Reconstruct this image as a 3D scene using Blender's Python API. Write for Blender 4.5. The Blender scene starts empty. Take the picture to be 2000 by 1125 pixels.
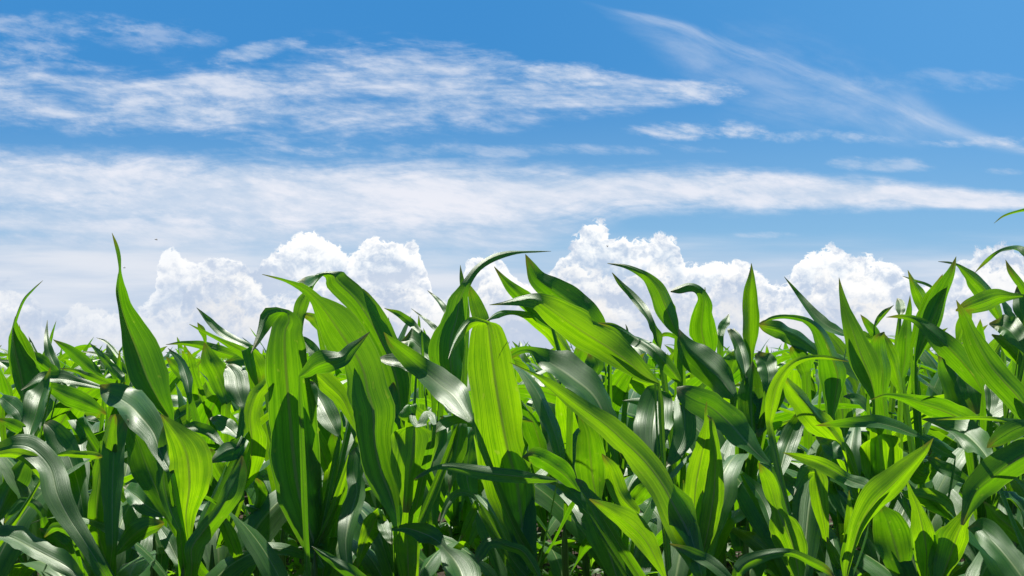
import bpy, math, random
import numpy as np
from mathutils import Vector, Matrix, noise as mnoise

random.seed(7)
SC = bpy.context.scene
COL = SC.collection
R = math.radians

# ---------------------------------------------------------------- camera
CAM_H = 0.75
FOC = 2000.0                       # focal length in photo pixels (photo 2000 wide)
PITCH = math.atan(138.0 / FOC)
SUN_EL, SUN_AZ = 59.0, -16.0        # azimuth from +Y, positive to the right

cam_d = bpy.data.cameras.new('camera')
cam_d.sensor_width = 36.0
cam_d.lens = 36.0 * FOC / 2000.0
cam_d.clip_start, cam_d.clip_end = 0.05, 8000
cam = bpy.data.objects.new('camera', cam_d)
COL.objects.link(cam)
cam.location = (0, 0, CAM_H)
cam.rotation_euler = (R(90) + PITCH, 0, 0)
SC.camera = cam
CAM = Vector((0, 0, CAM_H))


def ray(px, py):
    """direction through a photo pixel, scaled so that its y is 1"""
    cx, cy = (px - 1000.0) / FOC, (562.5 - py) / FOC
    yy = math.cos(PITCH) - cy * math.sin(PITCH)
    zz = math.sin(PITCH) + cy * math.cos(PITCH)
    return Vector((cx / yy, 1.0, zz / yy))


# ---------------------------------------------------------------- render settings
SC.render.engine = 'CYCLES'
SC.cycles.use_denoising = True
SC.cycles.max_bounces = 10
SC.cycles.diffuse_bounces = 4
SC.cycles.glossy_bounces = 3
SC.cycles.transmission_bounces = 6
SC.cycles.transparent_max_bounces = 8
SC.cycles.sample_clamp_indirect = 6.0
SC.view_settings.view_transform = 'Standard'
SC.view_settings.look = 'None'
EXPO = 0.50
SC.view_settings.exposure = EXPO
SC.view_settings.gamma = 1.0


# ---------------------------------------------------------------- node maths
class X:
    """a float socket with arithmetic"""
    nt = None

    def __init__(self, s):
        self.s = s

    @staticmethod
    def op(kind, *a, clamp=False):
        n = X.nt.nodes.new('ShaderNodeMath')
        n.operation = kind
        n.use_clamp = clamp
        for i, v in enumerate(a):
            if isinstance(v, X):
                X.nt.links.new(v.s, n.inputs[i])
            else:
                n.inputs[i].default_value = v
        return X(n.outputs[0])

    def __add__(self, o): return X.op('ADD', self, o)
    __radd__ = __add__
    def __sub__(self, o): return X.op('SUBTRACT', self, o)
    def __rsub__(self, o): return X.op('SUBTRACT', o, self)
    def __mul__(self, o): return X.op('MULTIPLY', self, o)
    __rmul__ = __mul__
    def __truediv__(self, o): return X.op('DIVIDE', self, o)
    def __neg__(self): return X.op('MULTIPLY', self, -1.0)
    def abs(self): return X.op('ABSOLUTE', self)
    def exp(self): return X.op('EXPONENT', self)
    def pow(self, p): return X.op('POWER', self, p)
    def max(self, o): return X.op('MAXIMUM', self, o)
    def min(self, o): return X.op('MINIMUM', self, o)
    def clamp(self): return X.op('ADD', self, 0.0, clamp=True)

    def step(self, lo, hi, a=0.0, b=1.0, smooth=True):
        n = X.nt.nodes.new('ShaderNodeMapRange')
        n.interpolation_type = 'SMOOTHSTEP' if smooth else 'LINEAR'
        X.nt.links.new(self.s, n.inputs[0])
        for i, v in zip((1, 2, 3, 4), (lo, hi, a, b)):
            n.inputs[i].default_value = v
        return X(n.outputs[0])

    def curve(self, pts, lo=0.0, hi=1.0):
        """piecewise curve through pts (x in -0.2..2.2, any y)"""
        n = X.nt.nodes.new('ShaderNodeFloatCurve')
        c = n.mapping.curves[0]
        ys = [p[1] for p in pts]
        y0, y1 = min(ys), max(ys)
        sc = (y1 - y0) or 1.0
        P = [((p[0] + 0.2) / 2.4, (p[1] - y0) / sc) for p in pts]
        c.points[0].location = P[0]
        c.points[1].location = P[-1]
        for p in P[1:-1]:
            c.points.new(*p)
        n.mapping.use_clip = True
        n.mapping.update()
        X.nt.links.new(((self + 0.2) / 2.4).clamp().s, n.inputs['Value'])
        return X(n.outputs[0]) * sc + y0


def vec(x, y, z=0.0):
    n = X.nt.nodes.new('ShaderNodeCombineXYZ')
    for i, v in enumerate((x, y, z)):
        if isinstance(v, X):
            X.nt.links.new(v.s, n.inputs[i])
        else:
            n.inputs[i].default_value = v
    return n.outputs[0]


def noise(v, scale=1.0, detail=4.0, rough=0.5, dist=0.0, lac=2.0, dims='3D'):
    n = X.nt.nodes.new('ShaderNodeTexNoise')
    n.noise_dimensions = dims
    X.nt.links.new(v, n.inputs['Vector'])
    n.inputs['Scale'].default_value = scale
    n.inputs['Detail'].default_value = detail
    n.inputs['Roughness'].default_value = rough
    n.inputs['Distortion'].default_value = dist
    n.inputs['Lacunarity'].default_value = lac
    return X(n.outputs[0])


def bumps(v, scale=1.0, detail=0.0, rough=0.5):
    """rounded heads with sharp creases between them, 0..1, on a 2D plane"""
    n = X.nt.nodes.new('ShaderNodeTexVoronoi')
    n.voronoi_dimensions = '2D'
    n.feature = 'F1'
    n.normalize = True
    X.nt.links.new(v, n.inputs['Vector'])
    n.inputs['Scale'].default_value = scale
    n.inputs['Detail'].default_value = detail
    n.inputs['Roughness'].default_value = rough
    d = X(n.outputs['Distance'])
    return 1.0 - d * d * 2.2


def mixc(f, a, b):
    n = X.nt.nodes.new('ShaderNodeMix')
    n.data_type = 'RGBA'
    ins = [i for i in n.inputs if i.type == 'RGBA']
    if isinstance(f, X):
        X.nt.links.new(f.s, n.inputs[0])
    else:
        n.inputs[0].default_value = f
    for i, v in zip(ins, (a, b)):
        if isinstance(v, (tuple, list)):
            i.default_value = (*v[:3], 1.0)
        else:
            X.nt.links.new(v, i)
    return [o for o in n.outputs if o.type == 'RGBA'][0]


def srgb(r, g, b, k=1.0):
    f = lambda c: (c / 255 / 12.92) if c / 255 <= 0.04045 else ((c / 255 + 0.055) / 1.055) ** 2.4
    return (f(r) * k, f(g) * k, f(b) * k)
# ---------------------------------------------------------------- sun and sky
sun_d = bpy.data.lights.new('sun', 'SUN')
sun_d.energy = 4.8
sun_d.angle = R(0.53)
sun_d.color = (1.0, 0.95, 0.86)
sun = bpy.data.objects.new('sun', sun_d)
COL.objects.link(sun)
_sd = Vector((math.sin(R(SUN_AZ)) * math.cos(R(SUN_EL)), math.cos(R(SUN_AZ)) * math.cos(R(SUN_EL)), math.sin(R(SUN_EL))))
sun.rotation_euler = (-_sd).to_track_quat('-Z', 'Y').to_euler()

SKY_STRENGTH = 0.10
K = 1.0 / SKY_STRENGTH / 2 ** EXPO
world = bpy.data.worlds.new('World')
SC.world = world
world.use_nodes = True
nt = X.nt = world.node_tree
nt.nodes.clear()
out = nt.nodes.new('ShaderNodeOutputWorld')
bg = nt.nodes.new('ShaderNodeBackground')
bg.inputs['Strength'].default_value = SKY_STRENGTH
nt.links.new(bg.outputs[0], out.inputs['Surface'])
sky = nt.nodes.new('ShaderNodeTexSky')
sky.sky_type = 'NISHITA'
sky.sun_disc = False
sky.sun_elevation = R(SUN_EL)
sky.sun_rotation = R(SUN_AZ)
sky.altitude = 0
sky.air_density = 1.0
sky.dust_density = 0.3
sky.ozone_density = 3.0
tc = nt.nodes.new('ShaderNodeTexCoord')
sep = nt.nodes.new('ShaderNodeSeparateXYZ')
nt.links.new(tc.outputs['Generated'], sep.inputs[0])
dx, dy, dz = (X(sep.outputs[i]) for i in range(3))
ya = dy.abs().max(0.12)
# sky coordinates: 1000 units of a 2000 wide view per 26.6 degrees, horizon at V = 0.7
U = dx / ya * 2.0 + 1.0
V = 0.7 - dz / ya * 2.0
ahead = dy.step(-0.05, 0.22)             # the cloud banks stand ahead; the sky behind is clear
up_fade = V.step(-0.9, -0.1) * ahead          # no cloud drawn towards the zenith

# graded clear sky: deeper blue than the model gives towards the sun
hs = nt.nodes.new('ShaderNodeHueSaturation')
hs.inputs['Saturation'].default_value = 1.25
hs.inputs['Value'].default_value = 0.80 / 2 ** EXPO
nt.links.new(sky.outputs[0], hs.inputs['Color'])
col = hs.outputs[0]
top_c = mixc(U.step(0.8, 2.1), srgb(58, 142, 211, K), srgb(88, 163, 227, K))
tint = mixc(V.step(0.10, 0.66), top_c, srgb(152, 200, 234, K))
tint = mixc(V.step(-1.4, 0.0), srgb(28, 74, 140, K), tint)           # deeper towards the zenith
tint = mixc(ahead, srgb(38, 92, 160, K), tint)                       # and opposite the sun
col = mixc(0.85, col, tint)

def n2(u, v, seed, detail, rough):
    return noise(vec(u + seed * 17.3, v + seed * 9.1), 1.0, detail, rough, dims='2D')


# large slow warp shared by the high clouds
wx = n2(U * 1.3, V * 2.6, 3.1, 3, 0.55) - 0.5
wy = n2(U * 1.3, V * 2.6, 9.7, 3, 0.55) - 0.5


def band(yc, hw, soft=1.0):
    c = U.curve(yc)
    h = U.curve(hw)
    return 1.0 - ((V + wy * 0.05 - c) / h.max(0.002)).abs()


# --- high thin cloud, textures
slope = 0.05
Vs = V - U * slope
st1 = n2(U * 2.2 + wx * 1.2, Vs * 13.0 + wy * 2.0, 1.3, 8, 0.62)      # long streaks
st2 = n2(U * 6.5 + wx * 2.0, Vs * 22.0 - U * 3.0, 5.2, 7, 0.66)       # feathered tufts
st3 = n2(U * 15.0 + V * 12.0, V * 42.0 - U * 9.0, 8.8, 6, 0.62)       # small ripples
comb = n2(U * 3.0 + wx, (V + U * 0.06) * 60.0 + wy * 8.0, 3.9, 6, 0.6)          # combed fibres
fine = st1 * 0.45 + st2 * 0.33 + st3 * 0.22

# band A: upper broken cirrus
eA = band([(-.2, .17), (0, .172), (.3, .190), (.6, .172), (.9, .165), (1.1, .172), (1.3, .178), (1.43, .166), (1.6, .16), (2.2, .16)],
          [(-.2, .10), (0, .095), (.3, .085), (.6, .125), (.9, .115), (1.1, .075), (1.3, .038), (1.42, .02), (1.55, .002), (2.2, .002)])
dA = ((eA.min(0.62) * 1.15 + (fine - 0.5) * 3.3 + (comb - 0.5) * 0.7 - 0.04)).step(0.0, 1.35) * eA.step(-0.12, 0.3) * U.step(1.46, 1.30) * 0.92
# band B: broad long veil
eB = band([(-.2, .345), (0, .35), (.3, .365), (.6, .378), (.9, .378), (1.1, .376), (1.4, .375), (1.7, .378), (2, .39), (2.2, .395)],
          [(-.2, .08), (0, .078), (.3, .092), (.6, .098), (.9, .088), (1.1, .07), (1.4, .055), (1.7, .043), (2, .026), (2.2, .022)])
dB = ((eB.min(0.75) * 1.75 + (fine - 0.5) * 2.5 + (comb - 0.5) * 0.8)).step(0.0, 1.35) * eB.step(-0.35, 0.45) * 0.93
# thin skirt under band B
eB2 = band([(-.2, .42), (.2, .42), (.6, .435), (1.0, .44), (1.2, .44), (2.2, .44)],
           [(-.2, .03), (.1, .05), (.35, .085), (.7, .10), (1.0, .08), (1.15, .03), (2.2, .004)])
dB2 = ((eB2.min(0.75) * 1.15 + 0.10 + (fine - 0.5) * 1.7)).step(0.0, 1.2) * eB2.step(-0.4, 0.7) * U.step(1.24, 1.02) * 0.92
# streak C: the diagonal wisp at the right: a thin combed line and the veil that falls from it
yC = [(-.2, 0), (1.1, -.02), (1.2, .005), (1.35, .050), (1.5, .102), (1.7, .180), (1.85, .235), (2.0, .285), (2.2, .33)]
eC = band(yC, [(-.2, .002), (1.1, .004), (1.2, .010), (1.35, .018), (1.5, .024), (1.7, .026), (1.85, .016), (2.0, .012), (2.2, .01)])
eD = band([(p, q + h) for (p, q), h in zip(yC, (0, .0, .012, .03, .036, .012, .0, 0, 0))],
          [(-.2, .002), (1.1, .004), (1.2, .03), (1.35, .10), (1.5, .15), (1.7, .12), (1.85, .05), (2.0, .02), (2.2, .01)])
sC = n2(U * 5.0 - V * 5.0, (V - U * 0.40) * 26.0 + wy * 2.0, 2.2, 8, 0.64)
sD = n2(U * 2.5 + V * 4.0 + wx, (V - U * 0.34) * 11.0 + wy * 3.0, 6.6, 8, 0.62)
dC = ((eC.min(0.8) * 0.8 + (sC - 0.5) * 2.4)).step(0.0, 1.5) * eC.step(-0.4, 0.8) * U.step(1.12, 1.3) * 0.38
dD = ((eD.min(0.8) * 0.8 + (sD - 0.5) * 1.9 + (sC - 0.5) * 0.7)).step(0.0, 1.5) * eD.step(-0.2, 0.9) * U.step(1.12, 1.35) * 0.46
dC = 1.0 - (1.0 - dC) * (1.0 - dD)
# small wisps
def wisp(cx, cy, rx, ry, amt, z, slope=0.0):
    a = (U - cx) / rx
    b = (V + wy * 0.03 - cy - (U - cx) * slope) / ry
    e = 1.0 - (a * a + b * b)
    return ((e.max(-1.5) * 0.8 + (st2 - 0.5) * 2.6 + (st3 - 0.5) * 1.3)).step(0.0, 1.3) * e.step(-0.5, 0.6) * amt

W = [wisp(1.38, .254, .16, .024, .80, 1), wisp(1.60, .264, .17, .016, .62, 2), wisp(1.95, .270, .14, .016, .7, 3),
     wisp(1.73, .316, .13, .018, .45, 4), wisp(.09, .04, .20, .034, .42, 5), wisp(.04, .092, .13, .026, .42, 6),
     wisp(.31, .06, .15, .036, .32, 7), wisp(.50, .088, .12, .024, .5, 8, -.25), wisp(.12, .468, .30, .022, .62, 9),
     wisp(.95, .290, .50, .016, .38, 10), wisp(1.97, .331, .06, .01, .5, 11), wisp(1.50, .46, .07, .008, .45, 12),
     wisp(1.38, .172, .10, .028, .7, 13), wisp(1.1, .14, .14, .03, .6, 14), wisp(1.85, .15, .2, .025, .2, 15)]
hi = dA
for d in [dB, dB2, dC] + W:
    hi = 1.0 - (1.0 - hi) * (1.0 - d)
hi = (hi * up_fade).clamp()
hi_col = mixc((fine.step(0.40, 0.62) * 0.7 + dB * 0.35).clamp(), srgb(192, 211, 234, K), srgb(238, 240, 249, K))
col = mixc(hi, col, hi_col)

# low haze towards the horizon, with long flat layers
lay = n2(U * 1.5, V * 16.0, 4.4, 6, 0.55)
hz = (V + (lay - 0.5) * 0.10 + U.curve([(-.2, .06), (0, .06), (.3, .05), (.6, .02), (1.1, .01), (1.5, .02), (2.2, .0)])).step(0.45, 0.58)
hz = hz * ahead.step(0.0, 1.0, 0.35, 1.0)
col = mixc(hz * 0.93, col, mixc(lay.step(0.35, 0.7), srgb(200, 214, 234, K), srgb(230, 234, 243, K)))

# --- cumulus: layers of cauliflower heads, back to front
def cumulus(col, outline, seed, bite, tint_lo, tint_hi, soft=0.006, alpha=1.0, deep=0.07, floor_=0.28):
    wa = n2(U * 9.0, V * 9.0, seed, 4, 0.6) - 0.5
    wb = n2(U * 9.0, V * 9.0, seed + 5.0, 4, 0.6) - 0.5
    wc = n2(U * 40.0, V * 44.0, seed + 3.0, 4, 0.6) - 0.5
    wd = n2(U * 40.0, V * 44.0, seed + 8.0, 4, 0.6) - 0.5
    u2, v2 = U + wa * 0.030, V + wb * 0.030
    c0 = v2 - u2.curve(outline)

    u3, v3 = u2 + wc * 0.010, v2 + wd * 0.010

    def height(du, dv):
        a = bumps(vec(u3 * 9.0 + (du * 9 + seed * 7.0), v3 * 11.0 + (dv * 11 + seed)), 1.0, 0.0, 0.4)
        b = bumps(vec(u3 * 23.0 + (du * 23 + seed * 3.0), v3 * 26.0 + dv * 26), 1.0, 0.0, 0.5)
        f = n2(u3 * 30.0 + du * 30, v3 * 34.0 + dv * 34, seed + 1.0, 5, 0.62)
        bil = 1.0 - ((f - 0.5) * 3.4).abs()
        return a * 0.46 + b * 0.26 + bil * 0.28
    h = height(0.0, 0.0)
    relief = height(-0.006, 0.014) - h
    c = c0 + (h - 0.62) * bite
    big = n2(U * 6.0, V * 9.0, seed + 11.0, 5, 0.55)
    cp = c.max(0.0)
    near = (-cp / deep).exp()
    body = (-(cp / (deep * 2.3))).exp() * (1.0 - floor_) + floor_          # the heads dissolve downwards into the haze
    mask = c.step(-soft, soft) * body * alpha * ahead * U.step(0.20, 0.55, 0.58, 1.0)
    lit = (0.10 + near * 0.62 + relief * 1.9 + (h - 0.55) * 0.5 + (big - 0.5) * 3.0).step(0.0, 1.0)
    bodyc = mixc(lit, tint_lo, tint_hi)
    return mixc(mask, col, bodyc), c

back = [(-.2, .62), (0, .60), (.12, .64), (.26, .62), (.305, .54), (.318, .503), (.328, .49), (.345, .492), (.356, .512), (.375, .512), (.40, .497),
        (.43, .494), (.455, .506), (.474, .524), (.50, .535), (.51, .520), (.54, .490), (.59, .474), (.64, .482), (.668, .496), (.685, .515),
        (.695, .500), (.72, .490), (.745, .483), (.79, .486), (.82, .508), (.838, .540), (.855, .585), (.88, .595), (.905, .545), (.93, .520),
        (.96, .505), (1.0, .535), (1.05, .552), (1.085, .515), (1.10, .490), (1.13, .464), (1.165, .447), (1.19, .455), (1.205, .472),
        (1.22, .470), (1.235, .490), (1.262, .490), (1.285, .470), (1.31, .462), (1.328, .484), (1.322, .520), (1.345, .535), (1.40, .530),
        (1.43, .525), (1.45, .514), (1.475, .530), (1.50, .552), (1.53, .562), (1.555, .535), (1.60, .502), (1.63, .495), (1.65, .508),
        (1.68, .520), (1.71, .517), (1.74, .528), (1.77, .558), (1.80, .575), (1.85, .545), (1.89, .515), (1.95, .495), (2.0, .508), (2.2, .53)]
back = [p for i, p in enumerate(back) if i == 0 or p[0] > back[i - 1][0] + 0.004]
mid = [(-.2, .57), (0, .575), (.04, .587), (.075, .62), (.10, .665), (.16, .60), (.25, .63), (.33, .61), (.36, .585), (.385, .555), (.42, .545),
       (.48, .553), (.515, .585), (.54, .61), (.60, .57), (.66, .56), (.72, .59), (.78, .575), (.83, .60), (.88, .62), (.92, .575), (.96, .56),
       (1.0, .585), (1.06, .56), (1.12, .535), (1.2, .56), (1.26, .545), (1.31, .56), (1.36, .59), (1.42, .555), (1.48, .575), (1.54, .60),
       (1.6, .56), (1.68, .555), (1.75, .58), (1.8, .61), (1.88, .56), (1.96, .545), (2.2, .57)]
front = [(-.2, .64), (0, .63), (.06, .64), (.15, .67), (.25, .655), (.34, .66), (.40, .60), (.46, .605), (.52, .64), (.6, .63), (.7, .615),
         (.78, .64), (.86, .65), (.95, .62), (1.05, .625), (1.15, .60), (1.22, .63), (1.3, .625), (1.4, .61), (1.5, .64), (1.6, .62),
         (1.7, .61), (1.8, .65), (1.9, .61), (2.2, .62)]
col, c1 = cumulus(col, back, 1.7, 0.075, srgb(192, 207, 229, K), srgb(255, 254, 251, K * 1.12), 0.0045, 1.0, 0.05, 0.10)
col, c2 = cumulus(col, mid, 6.3, 0.10, srgb(188, 203, 226, K), srgb(255, 253, 249, K * 1.08), 0.010, 0.90, 0.045)
col, c3 = cumulus(col, front, 12.9, 0.10, srgb(190, 204, 226, K), srgb(255, 251, 245, K), 0.016, 0.80, 0.04)
# air in front of the lowest heads
low = V.step(0.55, 0.72) * ahead
col = mixc(low * 0.50, col, srgb(204, 214, 232, K))
# the ground half of the sphere is the field's colour
col = mixc(V.step(0.72, 0.9), col, (0.30, 0.42, 0.20))
nt.links.new(col, bg.inputs['Color'])
world.cycles.sampling_method = 'MANUAL'
world.cycles.sample_map_resolution = 512
# ---------------------------------------------------------------- materials
def new_mat(name):
    m = bpy.data.materials.new(name)
    m.use_nodes = True
    m.node_tree.nodes.clear()
    X.nt = m.node_tree
    o = m.node_tree.nodes.new('ShaderNodeOutputMaterial')
    return m, o


def nd(kind):
    return X.nt.nodes.new(kind)


def ln(a, b):
    X.nt.links.new(a.s if isinstance(a, X) else a, b)


def leaf_material(name, many=False):
    m, o = new_mat(name)
    uv = nd('ShaderNodeUVMap')
    s = nd('ShaderNodeSeparateXYZ')
    ln(uv.outputs[0], s.inputs[0])
    u, v = X(s.outputs[0]), X(s.outputs[1])
    if many:
        geo = nd('ShaderNodeNewGeometry')
        rnd = X(geo.outputs['Random Per Island'])
        tone = rnd * rnd
    else:
        oi = nd('ShaderNodeObjectInfo')
        rnd = X(oi.outputs['Random'])
        at_ = nd('ShaderNodeAttribute')          # how bright yellow-green a blade is; picked blades carry painted sun glow
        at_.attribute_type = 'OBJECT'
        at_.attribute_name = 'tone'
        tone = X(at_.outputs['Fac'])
    off = rnd * 40.0
    vein = noise(vec(u * 64.0 + off, v * 1.3 + off), 1.0, 3, 0.65, dims='2D')       # parallel veins
    broad = noise(vec(u * 11.0 + off, v * 0.7 + off * 2.0), 1.0, 3, 0.6, dims='2D')
    blot = noise(vec(u * 3.0 - off, v * 7.0 + off), 1.0, 4, 0.6, dims='2D')
    rib_d = (u - 0.5).abs()
    rib = rib_d.step(0.042, 0.018) * v.step(1.0, 0.6)
    edge = rib_d.step(0.475, 0.5)
    tipd = (v + (blot - 0.5) * 0.14).step(0.93, 1.0)
    pale = noise(vec(u * 7.0 + off, v * 28.0 - off), 1.0, 2, 0.5, dims='2D').step(0.70, 0.78)     # small healed scars
    # what the surface reflects
    g = (vein * 0.45 + broad * 0.35 + blot * 0.2).step(0.3, 0.7)
    refl = mixc(g, (0.016, 0.062, 0.012), (0.034, 0.112, 0.016))
    refl = mixc(rnd * 0.5, refl, (0.022, 0.096, 0.017))
    refl = mixc(rib * 0.75, refl, (0.20, 0.28, 0.10))
    refl = mixc(tipd * 0.45, refl, (0.24, 0.19, 0.07))
    # what passes through
    tv = (vein * 0.46 + broad * 0.30 + blot * 0.24).step(0.34, 0.64)
    trans = mixc(tv, (0.030, 0.120, 0.0008), (0.098, 0.255, 0.0012))
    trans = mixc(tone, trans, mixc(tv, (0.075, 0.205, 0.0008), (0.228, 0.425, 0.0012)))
    trans = mixc(rib * 0.70, trans, (0.060, 0.090, 0.005))
    trans = mixc(edge * 0.45, trans, (0.20, 0.32, 0.04))
    trans = mixc(pale * 0.35, trans, (0.26, 0.33, 0.03))
    trans = mixc(tipd * 0.75, trans, (0.10, 0.055, 0.006))
    spots = noise(vec(u * 30.0 - off, v * 120.0 + off), 1.0, 1, 0.4, dims='2D').step(0.79, 0.82)
    trans = mixc(spots * 0.7, trans, (0.05, 0.035, 0.004))
    refl = mixc(spots * 0.6, refl, (0.16, 0.12, 0.06))
    # relief of the veins
    hgt = vein * 0.45 + broad * 0.5 + rib_d.step(0.0, 0.045) * 0.8
    bump = nd('ShaderNodeBump')
    bump.inputs['Strength'].default_value = 0.24
    bump.inputs['Distance'].default_value = 0.0035
    ln(hgt, bump.inputs['Height'])
    p = nd('ShaderNodeBsdfPrincipled')
    ln(refl, p.inputs['Base Color'])
    ln((blot * 0.22 + 0.20 + vein * 0.10 + broad * 0.18), p.inputs['Roughness'])
    p.inputs['Specular IOR Level'].default_value = 0.36
    p.inputs['Specular Tint'].default_value = (0.90, 1.0, 0.86, 1.0)
    ln(bump.outputs[0], p.inputs['Normal'])
    t = nd('ShaderNodeBsdfTranslucent')
    ln(trans, t.inputs['Color'])
    ln(bump.outputs[0], t.inputs['Normal'])
    mx = nd('ShaderNodeAddShader')
    ln(p.outputs[0], mx.inputs[0])
    ln(t.outputs[0], mx.inputs[1])
    ln(mx.outputs[0], o.inputs['Surface'])
    return m


def stalk_material():
    m, o = new_mat('corn stalk')
    tcn = nd('ShaderNodeTexCoord')
    s = nd('ShaderNodeSeparateXYZ')
    ln(tcn.outputs['Object'], s.inputs[0])
    x, y, z = (X(s.outputs[i]) for i in range(3))
    st = noise(vec(x * 260.0, y * 260.0, z * 6.0), 1.0, 3, 0.6)
    bl = noise(vec(x * 20.0, y * 20.0, z * 14.0), 1.0, 3, 0.6)
    c = mixc(st.step(0.35, 0.65), (0.06, 0.13, 0.025), (0.14, 0.24, 0.05))
    c = mixc(z.step(0.16, 0.0) * bl.step(0.3, 0.6) * 0.8, c, (0.13, 0.07, 0.06))
    p = nd('ShaderNodeBsdfPrincipled')
    ln(c, p.inputs['Base Color'])
    p.inputs['Roughness'].default_value = 0.42
    bump = nd('ShaderNodeBump')
    bump.inputs['Strength'].default_value = 0.3
    bump.inputs['Distance'].default_value = 0.002
    ln(st, bump.inputs['Height'])
    ln(bump.outputs[0], p.inputs['Normal'])
    ln(p.outputs[0], o.inputs['Surface'])
    return m


def soil_material():
    m, o = new_mat('tilled soil')
    tcn = nd('ShaderNodeTexCoord')
    g = tcn.outputs['Object']
    n1 = noise(g, 3.0, 8, 0.65)
    n2_ = noise(g, 38.0, 6, 0.7)
    n3 = noise(g, 190.0, 3, 0.6)
    c = mixc((n1 * 0.5 + n2_ * 0.5).step(0.36, 0.64), (0.032, 0.022, 0.018), (0.105, 0.075, 0.058))
    c = mixc(n3.step(0.62, 0.72) * 0.6, c, (0.20, 0.155, 0.12))
    # straw and dead leaf bits
    straw = noise(g, 60.0, 2, 0.4).step(0.70, 0.74)
    c = mixc(straw * 0.6, c, (0.26, 0.19, 0.10))
    p = nd('ShaderNodeBsdfPrincipled')
    ln(c, p.inputs['Base Color'])
    p.inputs['Roughness'].default_value = 0.95
    p.inputs['Specular IOR Level'].default_value = 0.2
    bump = nd('ShaderNodeBump')
    bump.inputs['Strength'].default_value = 0.9
    bump.inputs['Distance'].default_value = 0.02
    ln(n2_ * 0.7 + n3 * 0.3, bump.inputs['Height'])
    ln(bump.outputs[0], p.inputs['Normal'])
    ln(p.outputs[0], o.inputs['Surface'])
    return m


def plain_material(name, rgb, rough=0.5, trans=None):
    m, o = new_mat(name)
    tcn = nd('ShaderNodeTexCoord')
    n = noise(tcn.outputs['Object'], 60.0, 3, 0.6)
    p = nd('ShaderNodeBsdfPrincipled')
    ln(mixc(n.step(0.3, 0.7), tuple(c * 0.7 for c in rgb), tuple(c * 1.25 for c in rgb)), p.inputs['Base Color'])
    p.inputs['Roughness'].default_value = rough
    if trans:
        t = nd('ShaderNodeBsdfTranslucent')
        t.inputs['Color'].default_value = (*trans, 1)
        mx = nd('ShaderNodeMixShader')
        mx.inputs[0].default_value = 0.45
        ln(p.outputs[0], mx.inputs[1])
        ln(t.outputs[0], mx.inputs[2])
        ln(mx.outputs[0], o.inputs['Surface'])
    else:
        ln(p.outputs[0], o.inputs['Surface'])
    return m


M_LEAF = leaf_material('corn leaf')
M_LEAF_MANY = leaf_material('corn leaf in the far rows', True)
M_STALK = stalk_material()
M_SOIL = soil_material()
M_WEED = plain_material('weed leaf', (0.06, 0.15, 0.03), 0.5, (0.30, 0.65, 0.015))
M_INSECT = plain_material('insect body', (0.02, 0.018, 0.016), 0.4)
M_WING = plain_material('insect wing', (0.25, 0.25, 0.25), 0.3, (0.5, 0.5, 0.5))
# ---------------------------------------------------------------- geometry helpers
def catmull(P, n):
    """n+1 points along a smooth curve through the vectors P (any dimension, numpy)"""
    P = np.asarray(P, float)
    if len(P) == 2:
        t = np.linspace(0, 1, n + 1)[:, None]
        return P[0] * (1 - t) + P[1] * t
    Q = np.vstack([2 * P[0] - P[1], P, 2 * P[-1] - P[-2]])
    k = len(P) - 1
    res = []
    for t in np.linspace(0, k, n + 1):
        i = min(int(t), k - 1)
        f = t - i
        a, b, c, d = Q[i], Q[i + 1], Q[i + 2], Q[i + 3]
        res.append(0.5 * ((2 * b) + (c - a) * f + (2 * a - 5 * b + 4 * c - d) * f * f + (3 * b - a - 3 * c + d) * f ** 3))
    return np.array(res)


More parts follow.
